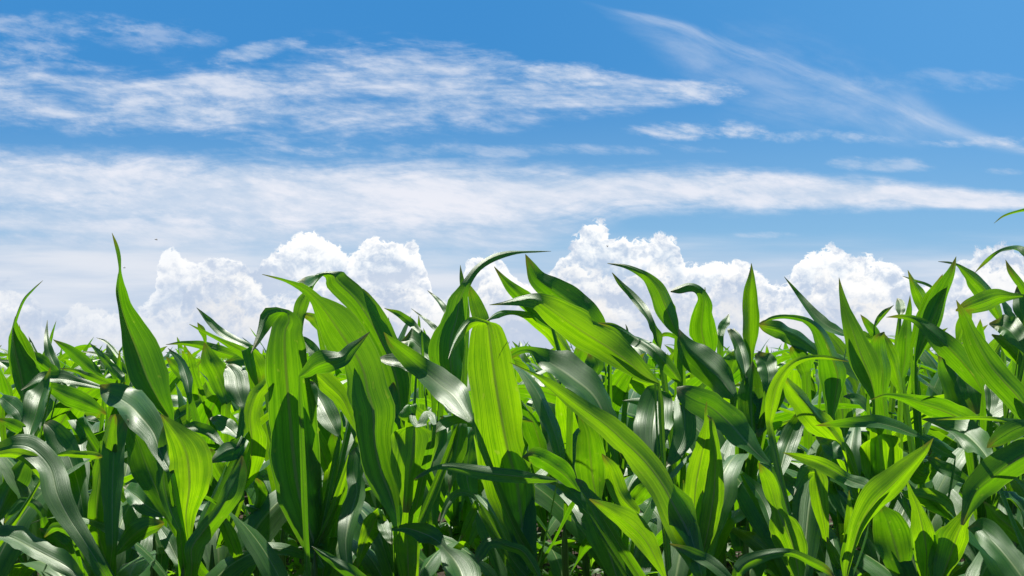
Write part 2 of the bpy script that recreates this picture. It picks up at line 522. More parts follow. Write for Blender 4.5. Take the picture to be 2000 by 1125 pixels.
def ribbon_arrays(A, B, m, cup, ruf, rng, rfreq=2.4, nicks=True):
    """leaf blade between the two edge lines A and B: verts, uv per vert, quads"""
    A, B = np.asarray(A, float), np.asarray(B, float)
    n = len(A) - 1
    C, S = (A + B) / 2, (B - A) / 2
    T = np.gradient(C, axis=0)
    N = np.cross(T, S)
    ln_ = np.linalg.norm(N, axis=1, keepdims=True)
    N = N / np.maximum(ln_, 1e-9)
    # keep the normal from flickering where the blade narrows
    for _ in range(2):
        N[1:-1] = (N[:-2] + 2 * N[1:-1] + N[2:])
        N /= np.maximum(np.linalg.norm(N, axis=1, keepdims=True), 1e-9)
    hw = np.linalg.norm(S, axis=1, keepdims=True)
    seg = np.linalg.norm(np.diff(C, axis=0), axis=1)
    v = np.concatenate([[0], np.cumsum(seg)])
    L = max(v[-1], 1e-6)
    v /= L
    ph = rng.random(4) * 6.28
    fr = rfreq * (0.7 + 0.7 * rng.random())
    W = hw.max()
    verts, uvs = [], []
    ss = np.linspace(-1, 1, m + 1)
    cup2 = 0.22 * np.sin(6.283 * (0.5 + 0.7 * rng.random()) * v + rng.random() * 6.28)
    env = np.clip(np.minimum(v / 0.15, (1 - v) / 0.25), 0, 1)
    # each margin wanders a little and has a few nicks
    marg = []
    for q in range(2):
        k_ = 1 + 0.030 * np.sin(6.283 * (3.1 + 3 * rng.random()) * v + rng.random() * 6) + 0.018 * np.sin(6.283 * (8 + 5 * rng.random()) * v + rng.random() * 6)
        for _ in range(rng.integers(0, 3) if nicks else 0):
            k_ -= rng.uniform(0.06, 0.30) * np.exp(-((v - rng.uniform(0.15, 0.9)) / rng.uniform(0.010, 0.025)) ** 2)
        marg.append(k_[:, None])
    for s in ss:
        side = 0 if s < 0 else 1
        km = 1 + (marg[side] - 1) * abs(s) ** 3
        r = ruf * abs(s) ** 2.2 * (np.sin(6.283 * fr * v + ph[side]) + 0.45 * np.sin(6.283 * fr * 2.3 * v + ph[2 + side])) * env
        off = hw * (cup * (1.25 * abs(s) - 0.45 * s * s) + (cup2 * s * abs(s) + r)[:, None]) - hw * 0.03 * (abs(s) < 0.12)
        verts.append(C + S * (s * km) + N * off)
        uvs.append(np.stack([np.full(n + 1, (s + 1) / 2), v], axis=1))
    verts = np.stack(verts, axis=1).reshape(-1, 3)
    uvs = np.stack(uvs, axis=1).reshape(-1, 2)
    i, j = np.meshgrid(np.arange(n), np.arange(m), indexing='ij')
    a = (i * (m + 1) + j).ravel()
    quads = np.stack([a, a + 1, a + m + 2, a + m + 1], axis=1)
    return verts, uvs, quads


def mesh_from(name, verts, quads, uvs=None, mat=None, smooth=True):
    me = bpy.data.meshes.new(name)
    nv, nf = len(verts), len(quads)
    k = quads.shape[1]
    me.vertices.add(nv)
    me.vertices.foreach_set('co', np.asarray(verts, np.float32).ravel())
    me.loops.add(nf * k)
    me.loops.foreach_set('vertex_index', quads.astype(np.int32).ravel())
    me.polygons.add(nf)
    me.polygons.foreach_set('loop_start', np.arange(0, nf * k, k, dtype=np.int32))
    if uvs is not None:
        lay = me.uv_layers.new(name='UVMap')
        lay.data.foreach_set('uv', np.asarray(uvs, np.float32)[quads.ravel()].ravel())
    me.polygons.foreach_set('use_smooth', np.full(nf, smooth))
    me.update(calc_edges=True)
    me.validate()
    if mat:
        me.materials.append(mat)
    return me


def link(name, me, parent=None):
    o = bpy.data.objects.new(name, me)
    COL.objects.link(o)
    o.parent = parent
    return o


def tag(o, label=None, cat=None, group=None, kind=None):
    if label: o['label'] = label
    if cat: o['category'] = cat
    if group: o['group'] = group
    if kind: o['kind'] = kind
    return o


def empty(name, loc, label=None, cat=None, group=None):
    o = bpy.data.objects.new(name, None)
    o.empty_display_size = 0.1
    COL.objects.link(o)
    o.location = loc
    return tag(o, label, cat, group)


def tube_arrays(path, radii, k=10):
    path = np.asarray(path, float)
    T = np.gradient(path, axis=0)
    T /= np.linalg.norm(T, axis=1, keepdims=True)
    ref = np.array([1.0, 0, 0])
    verts = []
    for p, t, r in zip(path, T, radii):
        a = ref - t * np.dot(ref, t)
        a /= np.linalg.norm(a)
        b = np.cross(t, a)
        for q in range(k):
            an = 6.28318 * q / k
            verts.append(p + r * (math.cos(an) * a + math.sin(an) * b))
    n = len(path)
    quads = [[i * k + q, i * k + (q + 1) % k, (i + 1) * k + (q + 1) % k, (i + 1) * k + q] for i in range(n - 1) for q in range(k)]
    return np.array(verts), np.array(quads)


def stalk_arrays(base, top, r0, rng, k=10):
    base, top = np.asarray(base, float), np.asarray(top, float)
    n = 22
    path, rad = [], []
    H = max(np.linalg.norm(top - base), 1e-3)
    for i in range(n + 1):
        t = i / n
        p = base + (top - base) * t
        node = abs(((t * H / 0.075) % 1.0) - 0.5)            # a joint every 7.5 cm
        r = r0 * (1.0 - 0.55 * t) * (1.0 + 0.16 * max(0, node - 0.38) / 0.12)
        if t > 0.9:
            r *= (1 - t) / 0.1 * 0.8 + 0.2
        path.append(p + np.array([0.004 * math.sin(t * 5 + base[0] * 30), 0.004 * math.cos(t * 4), 0]))
        rad.append(r)
    path[0] = base
    return tube_arrays(path, rad, k)


def leaf_edges(base, az, L, W, el0, el1, rng, n, twist=0.0, bend=1.3, sway=0.0):
    """edge lines of a free-standing leaf, in the plant's own space"""
    p = np.array(base, float)
    A, B = [], []
    d = L / n
    a = az
    for i in range(n + 1):
        t = i / n
        el = el0 + (el1 - el0) * t ** bend
        a = az + sway * t * t
        T = np.array([math.cos(el) * math.cos(a), math.cos(el) * math.sin(a), math.sin(el)])
        S = np.array([-math.sin(a), math.cos(a), 0.0])
        Nn = np.cross(S, T)
        tw = twist * t
        S2 = S * math.cos(tw) + Nn * math.sin(tw)
        f = (0.34 + 0.66 * min(1, t / 0.36) ** 0.9) if t < 0.36 else max(0.0, 1 - ((t - 0.36) / 0.64) ** 1.75) ** 0.9
        w = W * f / 2
        A.append(p - S2 * w)
        B.append(p + S2 * w)
        p = p + T * d
    return np.array(A), np.array(B)


def plant_spec(rng, H):
    """the leaves of one young corn plant of height H: list of (base z, az, L, W, el0, el1, twist, bend, sway)"""
    spec = []
    az0 = rng.random() * 6.283
    nl = int(rng.integers(7, 10))
    for i in range(nl):
        t = i / (nl - 1)
        az = az0 + (math.pi if i % 2 else 0) + rng.normal(0, 0.35)
        z = H * (0.30 + 0.28 * t)
        L = H * (0.46 + 0.46 * math.sin(math.pi * min(1, 0.15 + 0.75 * t))) * rng.uniform(0.88, 1.1)
        W = (0.045 + 0.05 * math.sin(math.pi * (0.12 + 0.62 * t))) * rng.uniform(0.88, 1.12)
        el0 = R(36 + 48 * t + rng.normal(0, 6))
        el1 = R(-62 + 95 * t ** 1.6 + rng.normal(0, 22))
        if i == nl - 1:
            el0, el1, L = R(84), R(rng.uniform(35, 80)), H * 0.46
        spec.append((z, az, L, W, el0, min(el1, el0), rng.normal(0, 0.5), rng.uniform(1.0, 1.7), rng.normal(0, 0.25)))
    return spec
# ---------------------------------------------------------------- the leaves one can tell apart
# Each leaf: tile of the photograph it was measured in, distance in metres, look along it (which way the face one sees is
# turned: U sky-lit upper face, M upper face at a grazing angle, D nearly edge-on to the sun, T underside, B strongly overhanging
# underside) and cross-sections "x,y,width" or the two edge points "ax,ay,bx,by", tip or base first.
TILE = {1: (0, 400), 2: (480, 400), 3: (900, 400), 4: (1420, 400), 5: (0, 745), 6: (480, 745), 7: (960, 745), 8: (1460, 745)}
LOOK = {'U': 56, 'S': 47, 'M': 36, 'D': 24, 'T': -8, 'B': -28, 'O': 8}
LEAVES = [
 # left edge
 (1, 2.30, 'T', '248,437,2 190,490,12 130,560,18 84,680,22 78,760,52 90,850,105 115,960,150 135,1080,120 145,1200,60'),
 (1, 1.95, 'T', '647,162,2 668,230,22 684,300,24 691,375,15 688,430,34 690,510,64 705,600,80 735,700,128 795,850,190 850,1000,205 915,1125,120 975,1220,45'),
 (5, 1.78, 'DSUUSD', '985,520,50 930,420,80 890,300,150 800,190,205 690,100,170 615,55,90 580,20,10'),
 (5, 1.72, 'T', '620,1050,60 580,930,90 560,800,105 570,600,110 610,400,95 645,230,60 665,190,8'),
 (5, 1.70, 'DDSSS', '650,960,60 650,700,125 655,500,140 665,350,125 700,235,95 740,215,30'),
 (5, 1.82, 'D', '985,800,40 915,650,120 850,500,190 800,360,150 760,265,90 730,205,10'),
 (5, 1.66, 'T', '1090,930,45 1080,860,70 1075,760,130 1095,600,220 1085,450,222 1050,350,175 995,270,95 930,190,6'),
 (5, 1.68, 'D', '1040,860,40 985,740,70 950,600,85 942,450,78 945,330,50 950,245,6'),
 (5, 1.60, 'TTODD', '1110,1060,70 1110,960,110 1180,860,112 1260,760,85 1330,630,105 1385,510,70 1400,430,10'),
 (5, 1.85, 'T', '1405,630,12 1430,550,95 1450,450,135 1455,330,145 1445,200,115 1480,80,95 1535,10,60 1580,-80,10'),
 (5, 1.60, 'DSUUST', '610,1120,70 480,910,110 400,790,140 330,650,170 290,500,165 200,400,150 110,370,110 0,385,60 -120,430,10'),
 (5, 1.62, 'T', '240,560,30 215,500,75 160,445,80 80,420,55 -10,425,30 -80,440,6'),
 (5, 1.52, 'SUUS', '470,1150,60 400,1080,100 300,1025,130 150,950,150 40,895,130 -80,880,60'),
 (5, 1.95, 'SSO', '160,350,20 180,280,70 210,190,92 232,110,95 255,40,62 280,-30,28 292,-80,4'),
 (5, 1.85, 'DSU', '490,860,30 465,650,95 410,460,150 345,340,150 285,262,90 255,245,8'),
 (5, 1.68, 'T', '325,426,10 380,422,32 450,422,40 550,430,42 590,436,10'),
 (5, 1.78, 'D', '-20,800,40 40,650,120 90,560,130 140,470,70 180,420,10'),
 (5, 1.70, 'OST', '250,790,40 210,715,52 130,695,52 65,755,36 22,818,5'),
 (5, 1.62, 'D', '640,1170,90 560,1040,110 480,930,100 400,850,40 350,820,8'),
 (5, 1.66, 'T', '665,1005,14 740,920,95 830,850,115 910,830,70 950,820,10'),
 (5, 1.90, 'SU', '960,780,30 870,735,110 790,670,125 740,630,60 715,605,8'),
 (5, 1.78, 'SU', '1040,1060,60 985,940,95 940,865,60 915,830,10'),
 (5, 2.05, 'US', '1290,370,20 1205,290,55 1120,265,50 1050,275,8'),
 (5, 2.15, 'US', '1390,330,30 1320,270,110 1260,230,80 1215,215,10'),
 (5, 1.75, 'D', '1420,330,60 1385,380,110 1300,410,110 1210,472,6'),
 (5, 1.80, 'T', '1340,640,30 1290,560,90 1240,460,90 1215,390,20'),
 (5, 1.75, 'T', '1395,1080,45 1352,960,82 1310,860,78 1278,770,30'),
 (5, 2.00, 'T', '440,220,90 470,320,85 490,400,50 500,440,20'),
 (5, 2.30, 'T', '300,40,60 400,90,120 480,120,110 560,160,60 620,190,10'),
 (5, 1.95, 'US', '140,260,30 110,180,90 60,130,100 10,90,40'),
 (5, 1.90, 'T', '160,290,30 110,270,75 50,240,60 -20,215,10'),
 (5, 1.70, 'T', '390,960,60 340,920,80 280,880,50 230,850,8'),
 (5, 1.60, 'T', '255,900,10 300,850,50 360,850,60 420,900,40'),
 # skyline at the left
 (1, 3.00, 'S', '274,666,2 270,760,26 285,850,58 315,920,60 340,980,30'),
 (1, 3.10, 'O', '110,692,2 124,760,14 130,840,18 140,880,10'),
 (1, 3.10, 'S', '165,760,2 185,810,18 215,870,20'),
 (1, 2.60, 'T', '306,778,2 380,830,55 450,890,82 520,950,85 600,1015,30'),
 (1, 2.35, 'T', '135,858,8 190,880,70 240,920,105 300,965,80 355,995,12'),
 (1, 2.60, 'S', '470,848,2 560,865,28 650,900,50 740,965,30'),
 (1, 2.50, 'D', '518,798,2 570,855,36 640,930,55 710,1000,40'),
 (1, 2.70, 'S', '556,768,2 620,800,22 690,880,30 720,940,20'),
 (1, 2.80, 'T', '958,808,2 1050,800,24 1170,815,50 1280,850,72 1395,885,30'),
 (1, 2.20, 'T', '1095,690,3 1170,730,18 1280,785,26 1400,850,62 1480,910,70 1540,1000,50'),
 (1, 2.50, 'S', '1136,594,2 1210,670,38 1280,740,50 1370,790,55 1460,825,30'),
 (1, 2.60, 'T', '1141,680,2 1165,720,38 1182,770,22 1188,815,10'),
 (1, 2.20, 'TTD', '1182,795,4 1205,880,100 1250,970,125 1285,1060,110 1310,1140,60'),
 (1, 2.05, 'SUU', '1410,1170,40 1375,1070,140 1360,990,130 1330,945,70 1310,930,10'),
 (1, 2.40, 'S', '970,828,2 1040,900,44 1080,1000,66 1095,1090,40'),
 (1, 2.70, 'T', '1082,833,2 1105,900,36 1122,970,30'),
 (1, 2.10, 'US', '120,1073,2 230,1012,32 350,1008,55 470,1030,50 600,1060,16'),
 (1, 2.20, 'T', '343,944,3 450,965,28 560,1010,46 710,1070,30'),
 (1, 2.40, 'T', '-30,850,20 0,866,28 40,868,14 80,860,4'),
 (1, 2.40, 'M', '1300,910,6 1380,900,60 1460,900,50 1530,880,20'),
 (1, 2.60, 'TS', '960,880,6 1010,930,60 1060,990,60 1090,1040,30'),
 (1, 2.80, 'T', '610,910,8 650,980,34 700,1040,36'),
 (1, 2.60, 'D', '230,930,8 290,990,50 350,1040,60 400,1100,40'),
 # centre left group
 (2, 1.80, 'DOTTTTTTTTOSS', '455,2090,50 430,2050,110 370,1880,185 305,1660,262 275,1450,305 258,1250,280 245,1105,258 232,950,250 225,830,238 130,705,325,745 168,648,332,690 198,628,262,612 152,682,105,592 95,770,66,735 30,858,3'),
 (2, 1.70, 'DDOTTTTTTO', '875,1870,40 865,1780,90 820,1640,165 775,1520,195 742,1350,200 740,1200,245 705,1080,240 690,990,225 650,890,222 565,765,245 500,670,205 450,600,132 397,540,66 330,482,46 240,443,20 180,424,14 95,402,3'),
 (2, 1.95, 'OTTTTTTTTSUU', '905,1250,40 890,1121,120 870,1000,150 830,880,142 770,760,142 702,640,150 632,540,142 470,480,590,405 462,425,560,380 440,408,470,380 400,430,372,392 345,440,330,412 293,442,3'),
 (2, 2.00, 'T', '705,770,40 660,665,58 600,572,40 533,503,4'),
 (2, 2.30, 'O', '310,720,40 308,640,72 330,560,78 372,490,32 402,448,12 471,382,2'),
 (2, 2.30, 'T', '420,720,20 390,660,60 350,640,40 325,630,8'),
 (2, 1.55, 'TTTDDD', '310,995,20 350,970,70 405,930,118 470,905,135 530,890,118 570,875,92 615,825,70 660,787,38 718,733,3'),
 (6, 1.80, 'T', '650,300,16 605,200,60 560,100,95 480,20,118 410,-40,100 330,-48,16'),
 (2, 1.75, 'TTTMSUUS', '797,736,3 845,800,62 930,875,112 1010,950,150 1110,1035,172 1200,1110,160 1260,1190,95 1310,1260,20'),
 (2, 1.90, 'US', '985,975,10 940,935,48 890,912,58 825,902,52 768,892,10'),
 (2, 2.50, 'US', '1070,900,60 1010,830,125 960,790,100 900,790,8'),
 (2, 2.05, 'TTTTTDDMMM', '1215,1080,50 1190,970,170 1180,860,218 1188,760,205 1218,660,140 1236,560,112 1262,490,64 1292,430,46 1342,365,42 1420,310,46 1510,280,38 1593,270,20 1683,268,14 1766,268,3'),
 (2, 2.15, 'O', '1280,620,30 1262,520,40 1246,420,26 1240,348,2'),
 (2, 2.30, 'T', '1410,780,30 1372,740,85 1342,640,105 1312,540,70 1286,455,8'),
 (2, 2.40, 'TS', '800,597,2 880,630,32 950,680,48 1010,740,25'),
 (2, 2.50, 'S', '957,600,2 1020,650,15 1080,700,32 1140,760,25'),
 (2, 2.60, 'S', '1050,495,2 1110,550,28 1165,622,42 1172,680,25'),
 (2, 2.80, 'T', '1000,635,2 1002,690,18 1003,750,18'),
 (2, 2.70, 'T', '826,650,2 826,690,14 828,740,14'),
 (2, 2.30, 'D', '300,760,8 340,790,50 390,840,70 430,900,40'),
 (2, 1.95, 'DDSS', '390,1290,40 370,1180,95 360,1090,115 330,1050,60 310,1030,8'),
 (2, 2.10, 'T', '10,830,60 60,900,95 90,980,80 100,1060,30'),
 # centre
 (3, 1.72, 'DDDOTTTTTTTOUUU', '385,2190,50 380,2100,90 365,1960,160 335,1720,300 318,1590,340 275,1440,290 240,1270,275 212,1110,258 195,1000,250 178,870,235 72,765,258,735 90,700,222,690 108,690,160,672 60,720,62,632 30,745,0,700 -30,820,-40,775 -72,890,3'),
 (3, 2.30, 'TTTTTUU', '655,890,12 600,820,72 540,740,92 450,672,76 370,636,42 300,622,26 220,628,32 148,670,4'),
 (3, 1.75, 'TTTTTTMMSO', '1145,1032,12 1060,985,90 960,900,146 850,822,176 730,748,192 610,668,192 520,602,155 430,548,86 350,548,50 250,568,20 165,579,3'),
 (3, 2.20, 'T', '373,286,3 400,350,52 440,420,105 530,490,152 640,570,162 730,640,135 805,720,90 858,770,20'),
 (3, 2.30, 'TTO', '192,357,3 250,430,36 320,500,78 390,565,100 460,640,80 530,710,20'),
 (3, 1.88, 'DSUUUSTT', '890,1450,40 865,1320,110 800,1160,172 740,1080,182 650,1010,182 560,945,172 478,888,112 420,845,46 360,838,42 300,862,46 250,915,5'),
 (7, 1.55, 'DDTTTTTTTTO', '1215,1120,60 1185,1020,110 1130,860,200 1060,730,196 985,590,166 885,460,168 772,350,154 662,250,134 542,165,108 430,85,78 330,10,52 270,-30,26 200,-65,12 105,-110,3'),
 (7, 1.66, 'T', '1195,960,40 1180,860,80 1172,740,112 1182,600,135 1210,450,122 1235,330,82 1245,240,36 1241,180,18 1243,117,3'),
 (7, 1.64, 'TTTD', '1213,1020,30 1245,890,92 1272,740,122 1290,600,112 1292,450,72 1282,330,52 1268,225,26 1248,195,5'),
 (7, 1.68, 'T', '1150,770,20 1128,720,48 1106,640,48 1108,570,8'),
 (7, 1.98, 'SUUUSMD', '955,470,8 938,410,130 930,330,200 935,250,222 945,170,205 960,95,165 966,52,125 975,45,60'),
 (7, 1.95, 'SUU', '1008,497,8 1060,430,80 1110,320,130 1115,200,120 1095,110,80 1080,60,10'),
 (7, 1.70, 'SMTTMSS', '1070,35,8 1110,70,110 1180,110,160 1270,150,180 1370,240,180 1460,340,160 1550,430,80 1610,480,20'),
 (7, 2.20, 'T', '1512,330,12 1492,210,62 1445,115,105 1370,68,92 1285,38,12'),
 (7, 1.66, 'TTT', '510,640,12 430,545,110 330,470,122 245,428,98 180,438,10'),
 (7, 1.58, 'TTTDDDDDT', '385,574,6 320,567,42 260,562,52 150,548,76 0,532,92 -110,515,80 -240,492,46 -330,500,26 -405,540,22 -448,568,3'),
 (7, 1.66, 'SM', '560,760,20 470,650,105 400,598,75 325,578,8'),
 (7, 1.52, 'T', '1010,1150,14 955,1035,72 892,920,114 812,832,132 720,768,92 640,720,54 565,680,6'),
 (7, 1.60, 'S', '600,720,12 560,660,42 520,600,54 485,562,8'),
 (7, 1.72, 'T', '850,760,40 795,715,90 742,640,108 710,560,112 680,480,62 638,418,5'),
 (7, 1.80, 'T', '790,720,30 840,670,90 890,610,70 925,575,8'),
 (7, 1.90, 'T', '610,680,60 585,560,180 570,420,170 555,300,120 520,210,50 500,180,8'),
 (7, 1.72, 'D', '740,1180,60 670,960,170 610,800,190 550,680,130 500,590,30 470,550,6'),
 (7, 1.48, 'SMD', '1420,1180,50 1280,1062,78 1150,990,62 1026,937,6'),
 (6, 1.55, 'OTTMSUUUU', '845,855,16 930,848,58 1030,880,118 1105,920,95 1148,965,60 1200,1030,165 1245,1120,225 1275,1250,150 1290,1350,8'),
 (6, 1.60, 'SUUTTO', '1325,1060,8 1355,985,60 1400,925,56 1460,925,52 1520,950,52 1600,980,60 1660,1060,60 1700,1140,30'),
 (6, 1.66, 'TTTTTM', '930,760,40 938,640,110 950,510,225 968,400,255 975,300,248 885,215,1060,225 902,165,1000,165 930,135,975,140'),
 (6, 1.63, 'UUU', '1092,255,20 1078,200,48 1050,190,50 1020,235,52 985,248,48 965,210,36 975,165,8'),
 (6, 1.90, 'DSO', '890,260,12 855,150,75 845,60,70 855,5,10'),
 (6, 1.72, 'MSUUSSU', '590,1080,60 578,920,92 612,760,130 645,630,110 622,520,80 630,430,66 640,380,6'),
 (6, 1.95, 'SUU', '540,320,20 490,230,125 430,110,110 375,25,50 350,0,8'),
 (6, 1.88, 'T', '480,520,60 440,410,92 375,270,75 350,200,8'),
 (6, 1.92, 'O', '520,850,40 530,660,108 530,490,104 520,360,82 508,270,8'),
 (6, 1.88, 'SU', '660,420,12 642,310,62 622,210,42 598,148,5'),
 (6, 1.75, 'T', '775,740,30 735,830,112 695,920,82 665,1000,50 643,1093,4'),
 (6, 1.72, 'US', '765,750,12 795,830,72 825,900,56 845,940,10'),
 (6, 1.42, 'TS', '700,1180,60 620,1115,82 530,1052,66 450,1000,42 381,952,4'),
 (6, 1.66, 'T', '945,1180,90 938,1060,132 935,950,146 930,880,90 925,820,10'),
 (6, 1.80, 'D', '1178,640,8 1195,510,62 1220,370,104 1240,260,85 1260,200,12'),
 (6, 1.70, 'US', '1310,240,20 1225,222,52 1150,248,62 1092,290,24 1070,310,5'),
 (6, 1.95, 'T', '60,740,40 75,660,70 70,600,60 60,560,8'),
 (6, 2.00, 'DD', '1310,700,60 1280,560,130 1290,420,130 1320,300,60 1340,230,8'),
 (6, 2.05, 'D', '1080,820,60 1070,620,120 1090,450,130 1120,300,90 1140,200,8'),
 (6, 1.75, 'MSD', '1120,830,8 1160,720,40 1220,650,44 1290,650,36 1350,700,10'),
 (6, 1.80, 'T', '1240,920,4 1270,850,40 1310,760,44 1330,690,20'),
 (6, 1.95, 'D', '0,720,30 80,740,80 180,780,80 270,850,70 330,930,30'),
 # centre right
 (3, 2.10, 'TTTTTMMS', '1264,770,10 1222,680,92 1182,585,128 1142,490,108 1082,420,62 1020,380,38 940,350,20 848,337,3'),
 (3, 2.30, 'DDSSOO', '874,392,3 920,450,30 990,520,46 1050,590,52 1092,660,36 1112,710,42 1138,760,56 1150,830,14'),
 (3, 2.20, 'TTTTTMSU', '1430,930,40 1415,830,140 1392,720,152 1400,610,115 1402,540,66 1372,488,54 1320,466,62 1258,486,50 1212,500,10'),
 (3, 2.00, 'D', '1580,1110,50 1505,1010,150 1422,930,192 1342,860,172 1290,790,92 1260,716,4'),
 (3, 2.00, 'TTSST', '1280,1040,20 1232,970,72 1172,900,82 1110,832,72 1040,782,62 960,742,52 880,702,40 793,682,4'),
 (3, 2.10, 'SU', '1650,1010,20 1632,900,72 1600,800,62 1560,735,30 1540,720,6'),
 (3, 2.60, 'S', '1500,760,40 1510,710,50 1530,680,50 1552,630,3'),
 (3, 2.80, 'T', '1412,475,2 1412,520,14 1414,570,14'),
 (3, 2.60, 'D', '952,690,2 962,720,12 975,790,12'),
 (3, 2.40, 'T', '1130,780,8 1180,750,24 1240,765,26 1290,800,10'),
 (3, 2.20, 'D', '760,1010,30 790,930,90 770,870,100 740,830,20'),
 (3, 2.10, 'T', '640,970,30 680,900,80 700,840,80 690,800,16'),
 # right
 (4, 2.15, 'T', '141,337,2 139,420,42 130,520,87 127,640,112 127,760,92 135,850,42 140,950,12'),
 (4, 2.30, 'MMOTT', '560,880,16 465,802,95 382,750,116 302,720,110 222,702,66 180,690,10'),
 (4, 2.05, 'TTTTTTO', '610,1220,50 628,1090,125 640,985,170 602,872,140 566,780,115 520,710,74 450,665,38 350,645,26 260,655,22 188,690,3'),
 (4, 2.50, 'DMSS', '330,415,2 390,490,21 450,570,42 510,640,62 580,700,78 650,737,70 700,755,12'),
 (4, 1.95, 'T', '647,420,2 662,510,31 690,620,67 730,740,114 775,870,156 820,980,146 848,1080,74 855,1150,24'),
 (4, 2.10, 'TTTO', '900,1110,70 900,950,135 882,840,130 885,770,75 910,735,8'),
 (4, 2.15, 'T', '1005,1080,30 965,920,112 925,810,72 900,735,6'),
 (4, 2.20, 'T', '1010,1000,40 1030,880,106 1036,780,95 1042,690,54 1055,600,30 1058,523,2'),
 (4, 2.50, 'T', '771,634,2 810,685,42 860,745,60 890,800,16'),
 (4, 2.50, 'O', '963,580,2 910,622,30 870,672,26 850,712,8'),
 (4, 2.10, 'TTTT', '1325,298,2 1302,390,52 1262,490,98 1212,600,132 1166,710,132 1130,800,92 1092,910,16'),
 (4, 2.30, 'T', '1045,377,2 1075,440,36 1112,510,80 1142,580,86 1146,660,30'),
 (4, 2.45, 'TS', '1013,411,2 1090,440,15 1160,465,19 1220,500,8'),
 (4, 2.25, 'TTTTMS', '1590,680,30 1552,590,85 1492,492,114 1430,430,98 1372,378,46 1330,345,16 1280,332,13 1221,327,3'),
 (4, 1.60, 'T', '1543,107,2 1600,65,12 1680,38,15 1780,22,22 1900,40,12'),
 (4, 1.75, 'TTUUUS', '1430,395,2 1500,322,20 1578,266,18 1650,258,40 1720,285,70 1800,330,82 1900,400,40'),
 (4, 2.00, 'T', '1610,317,2 1640,380,37 1690,450,48 1745,525,50 1790,600,20'),
 (4, 1.95, 'T', '1322,612,8 1400,590,85 1500,555,112 1580,530,80 1650,528,40 1740,525,10'),
 (4, 1.78, 'T', '1325,550,2 1380,660,64 1440,790,116 1510,910,136 1600,1020,152 1690,1120,160 1760,1250,90 1790,1340,20'),
 (4, 1.88, 'TTMSTTTO', '920,650,2 1000,647,26 1080,660,42 1150,702,72 1222,765,114 1302,845,144 1372,922,132 1432,1000,112 1482,1090,20'),
 (4, 1.98, 'D', '1390,1260,50 1362,1090,180 1312,960,156 1262,880,66 1225,835,6'),
 (4, 1.80, 'TTTTOO', '245,1260,40 262,1160,82 290,1050,86 342,960,64 412,902,42 500,882,31 600,887,24 702,906,3'),
 (4, 2.00, 'D', '148,902,3 145,980,84 140,1080,152 140,1180,160 145,1280,70 150,1340,20'),
 (4, 1.95, 'US', '1720,850,20 1652,752,112 1582,702,82 1515,688,10'),
 (4, 2.30, 'T', '1340,780,30 1370,700,80 1390,630,60 1400,590,10'),
 (4, 2.40, 'DS', '1560,500,8 1590,560,40 1620,620,70 1660,680,50'),
 (4, 2.20, 'T', '1530,750,8 1600,790,60 1660,850,90 1720,920,60'),
 (4, 2.60, 'US', '985,540,8 1000,570,50 1005,610,55 1000,640,20'),
 (4, 2.50, 'T', '740,730,8 790,760,60 850,790,60 890,820,20'),
 (4, 2.30, 'T', '370,820,20 410,860,90 440,920,100 460,980,60'),
 (4, 2.10, 'US', '30,720,20 60,790,70 80,880,80 90,970,30'),
 (4, 2.00, 'US', '170,860,30 220,920,100 240,1000,100 230,1080,40'),
 (4, 2.20, 'T', '20,980,30 40,910,100 70,860,60 85,840,10'),
 (4, 2.20, 'D', '1680,470,10 1690,520,60 1700,600,70 1720,690,40'),
 # lower right
 (8, 1.85, 'SMTTTTTO', '1520,460,30 1405,335,135 1272,240,136 1130,170,134 1000,128,94 900,95,46 800,80,20 708,107,2'),
 (8, 1.76, 'SUUUS', '1418,515,10 1372,425,82 1272,322,114 1160,262,74 1060,232,30 1008,219,5'),
 (8, 1.55, 'TTOT', '1088,222,2 1200,215,15 1350,212,22 1500,225,32 1640,247,40 1720,260,10'),
 (8, 1.78, 'TTDMUSDD', '393,255,2 480,245,36 600,236,60 720,236,76 850,266,86 940,300,62 1010,326,30 1100,390,62 1200,440,20'),
 (8, 1.90, 'TTTTM', '800,680,50 778,560,195 772,450,245 768,360,220 690,280,795,285 705,262,770,262'),
 (8, 1.56, 'TTTTTTO', '1075,328,2 1020,410,52 930,500,104 832,600,146 732,700,156 652,830,116 610,960,84 580,1070,50 570,1140,20'),
 (8, 1.72, 'T', '885,645,16 980,660,84 1080,690,124 1162,742,102 1216,808,5'),
 (8, 1.64, 'T', '915,551,2 945,640,26 985,740,62 1010,840,114 1030,940,128 1036,1040,112 1032,1160,50'),
 (8, 1.74, 'DTTO', '905,1180,60 875,1030,175 840,900,225 808,800,165 782,740,66 770,700,6'),
 (8, 1.62, 'TTTTO', '1105,1180,50 1160,1040,125 1200,930,162 1225,860,122 1265,780,70 1310,700,56 1345,640,10'),
 (8, 1.50, 'TTTO', '1240,830,20 1268,750,66 1318,640,152 1402,565,175 1500,488,196 1620,415,200 1740,360,80'),
 (8, 1.55, 'MSUSD', '1272,848,8 1340,850,104 1412,922,146 1492,1012,156 1575,1115,150 1660,1230,60'),
 (8, 1.75, 'T', '1660,980,40 1545,862,106 1452,782,84 1365,695,8'),
 (8, 1.80, 'SU', '1680,860,30 1600,760,120 1530,690,110 1470,650,50 1420,620,6'),
 (8, 1.64, 'T', '62,468,2 118,560,82 150,650,86 175,742,62 215,832,155 252,920,190 275,1000,156 295,1110,80 300,1170,30'),
 (8, 1.74, 'TTTTTMM', '460,960,30 448,850,56 432,750,94 416,640,115 412,565,112 392,522,56 342,532,72 302,590,42 268,658,3'),
 (8, 1.84, 'SUUUS', '480,1120,50 425,960,92 375,810,102 330,695,94 262,612,82 172,545,10'),
 (8, 1.70, 'SU', '-30,530,20 50,630,64 110,740,66 150,890,16'),
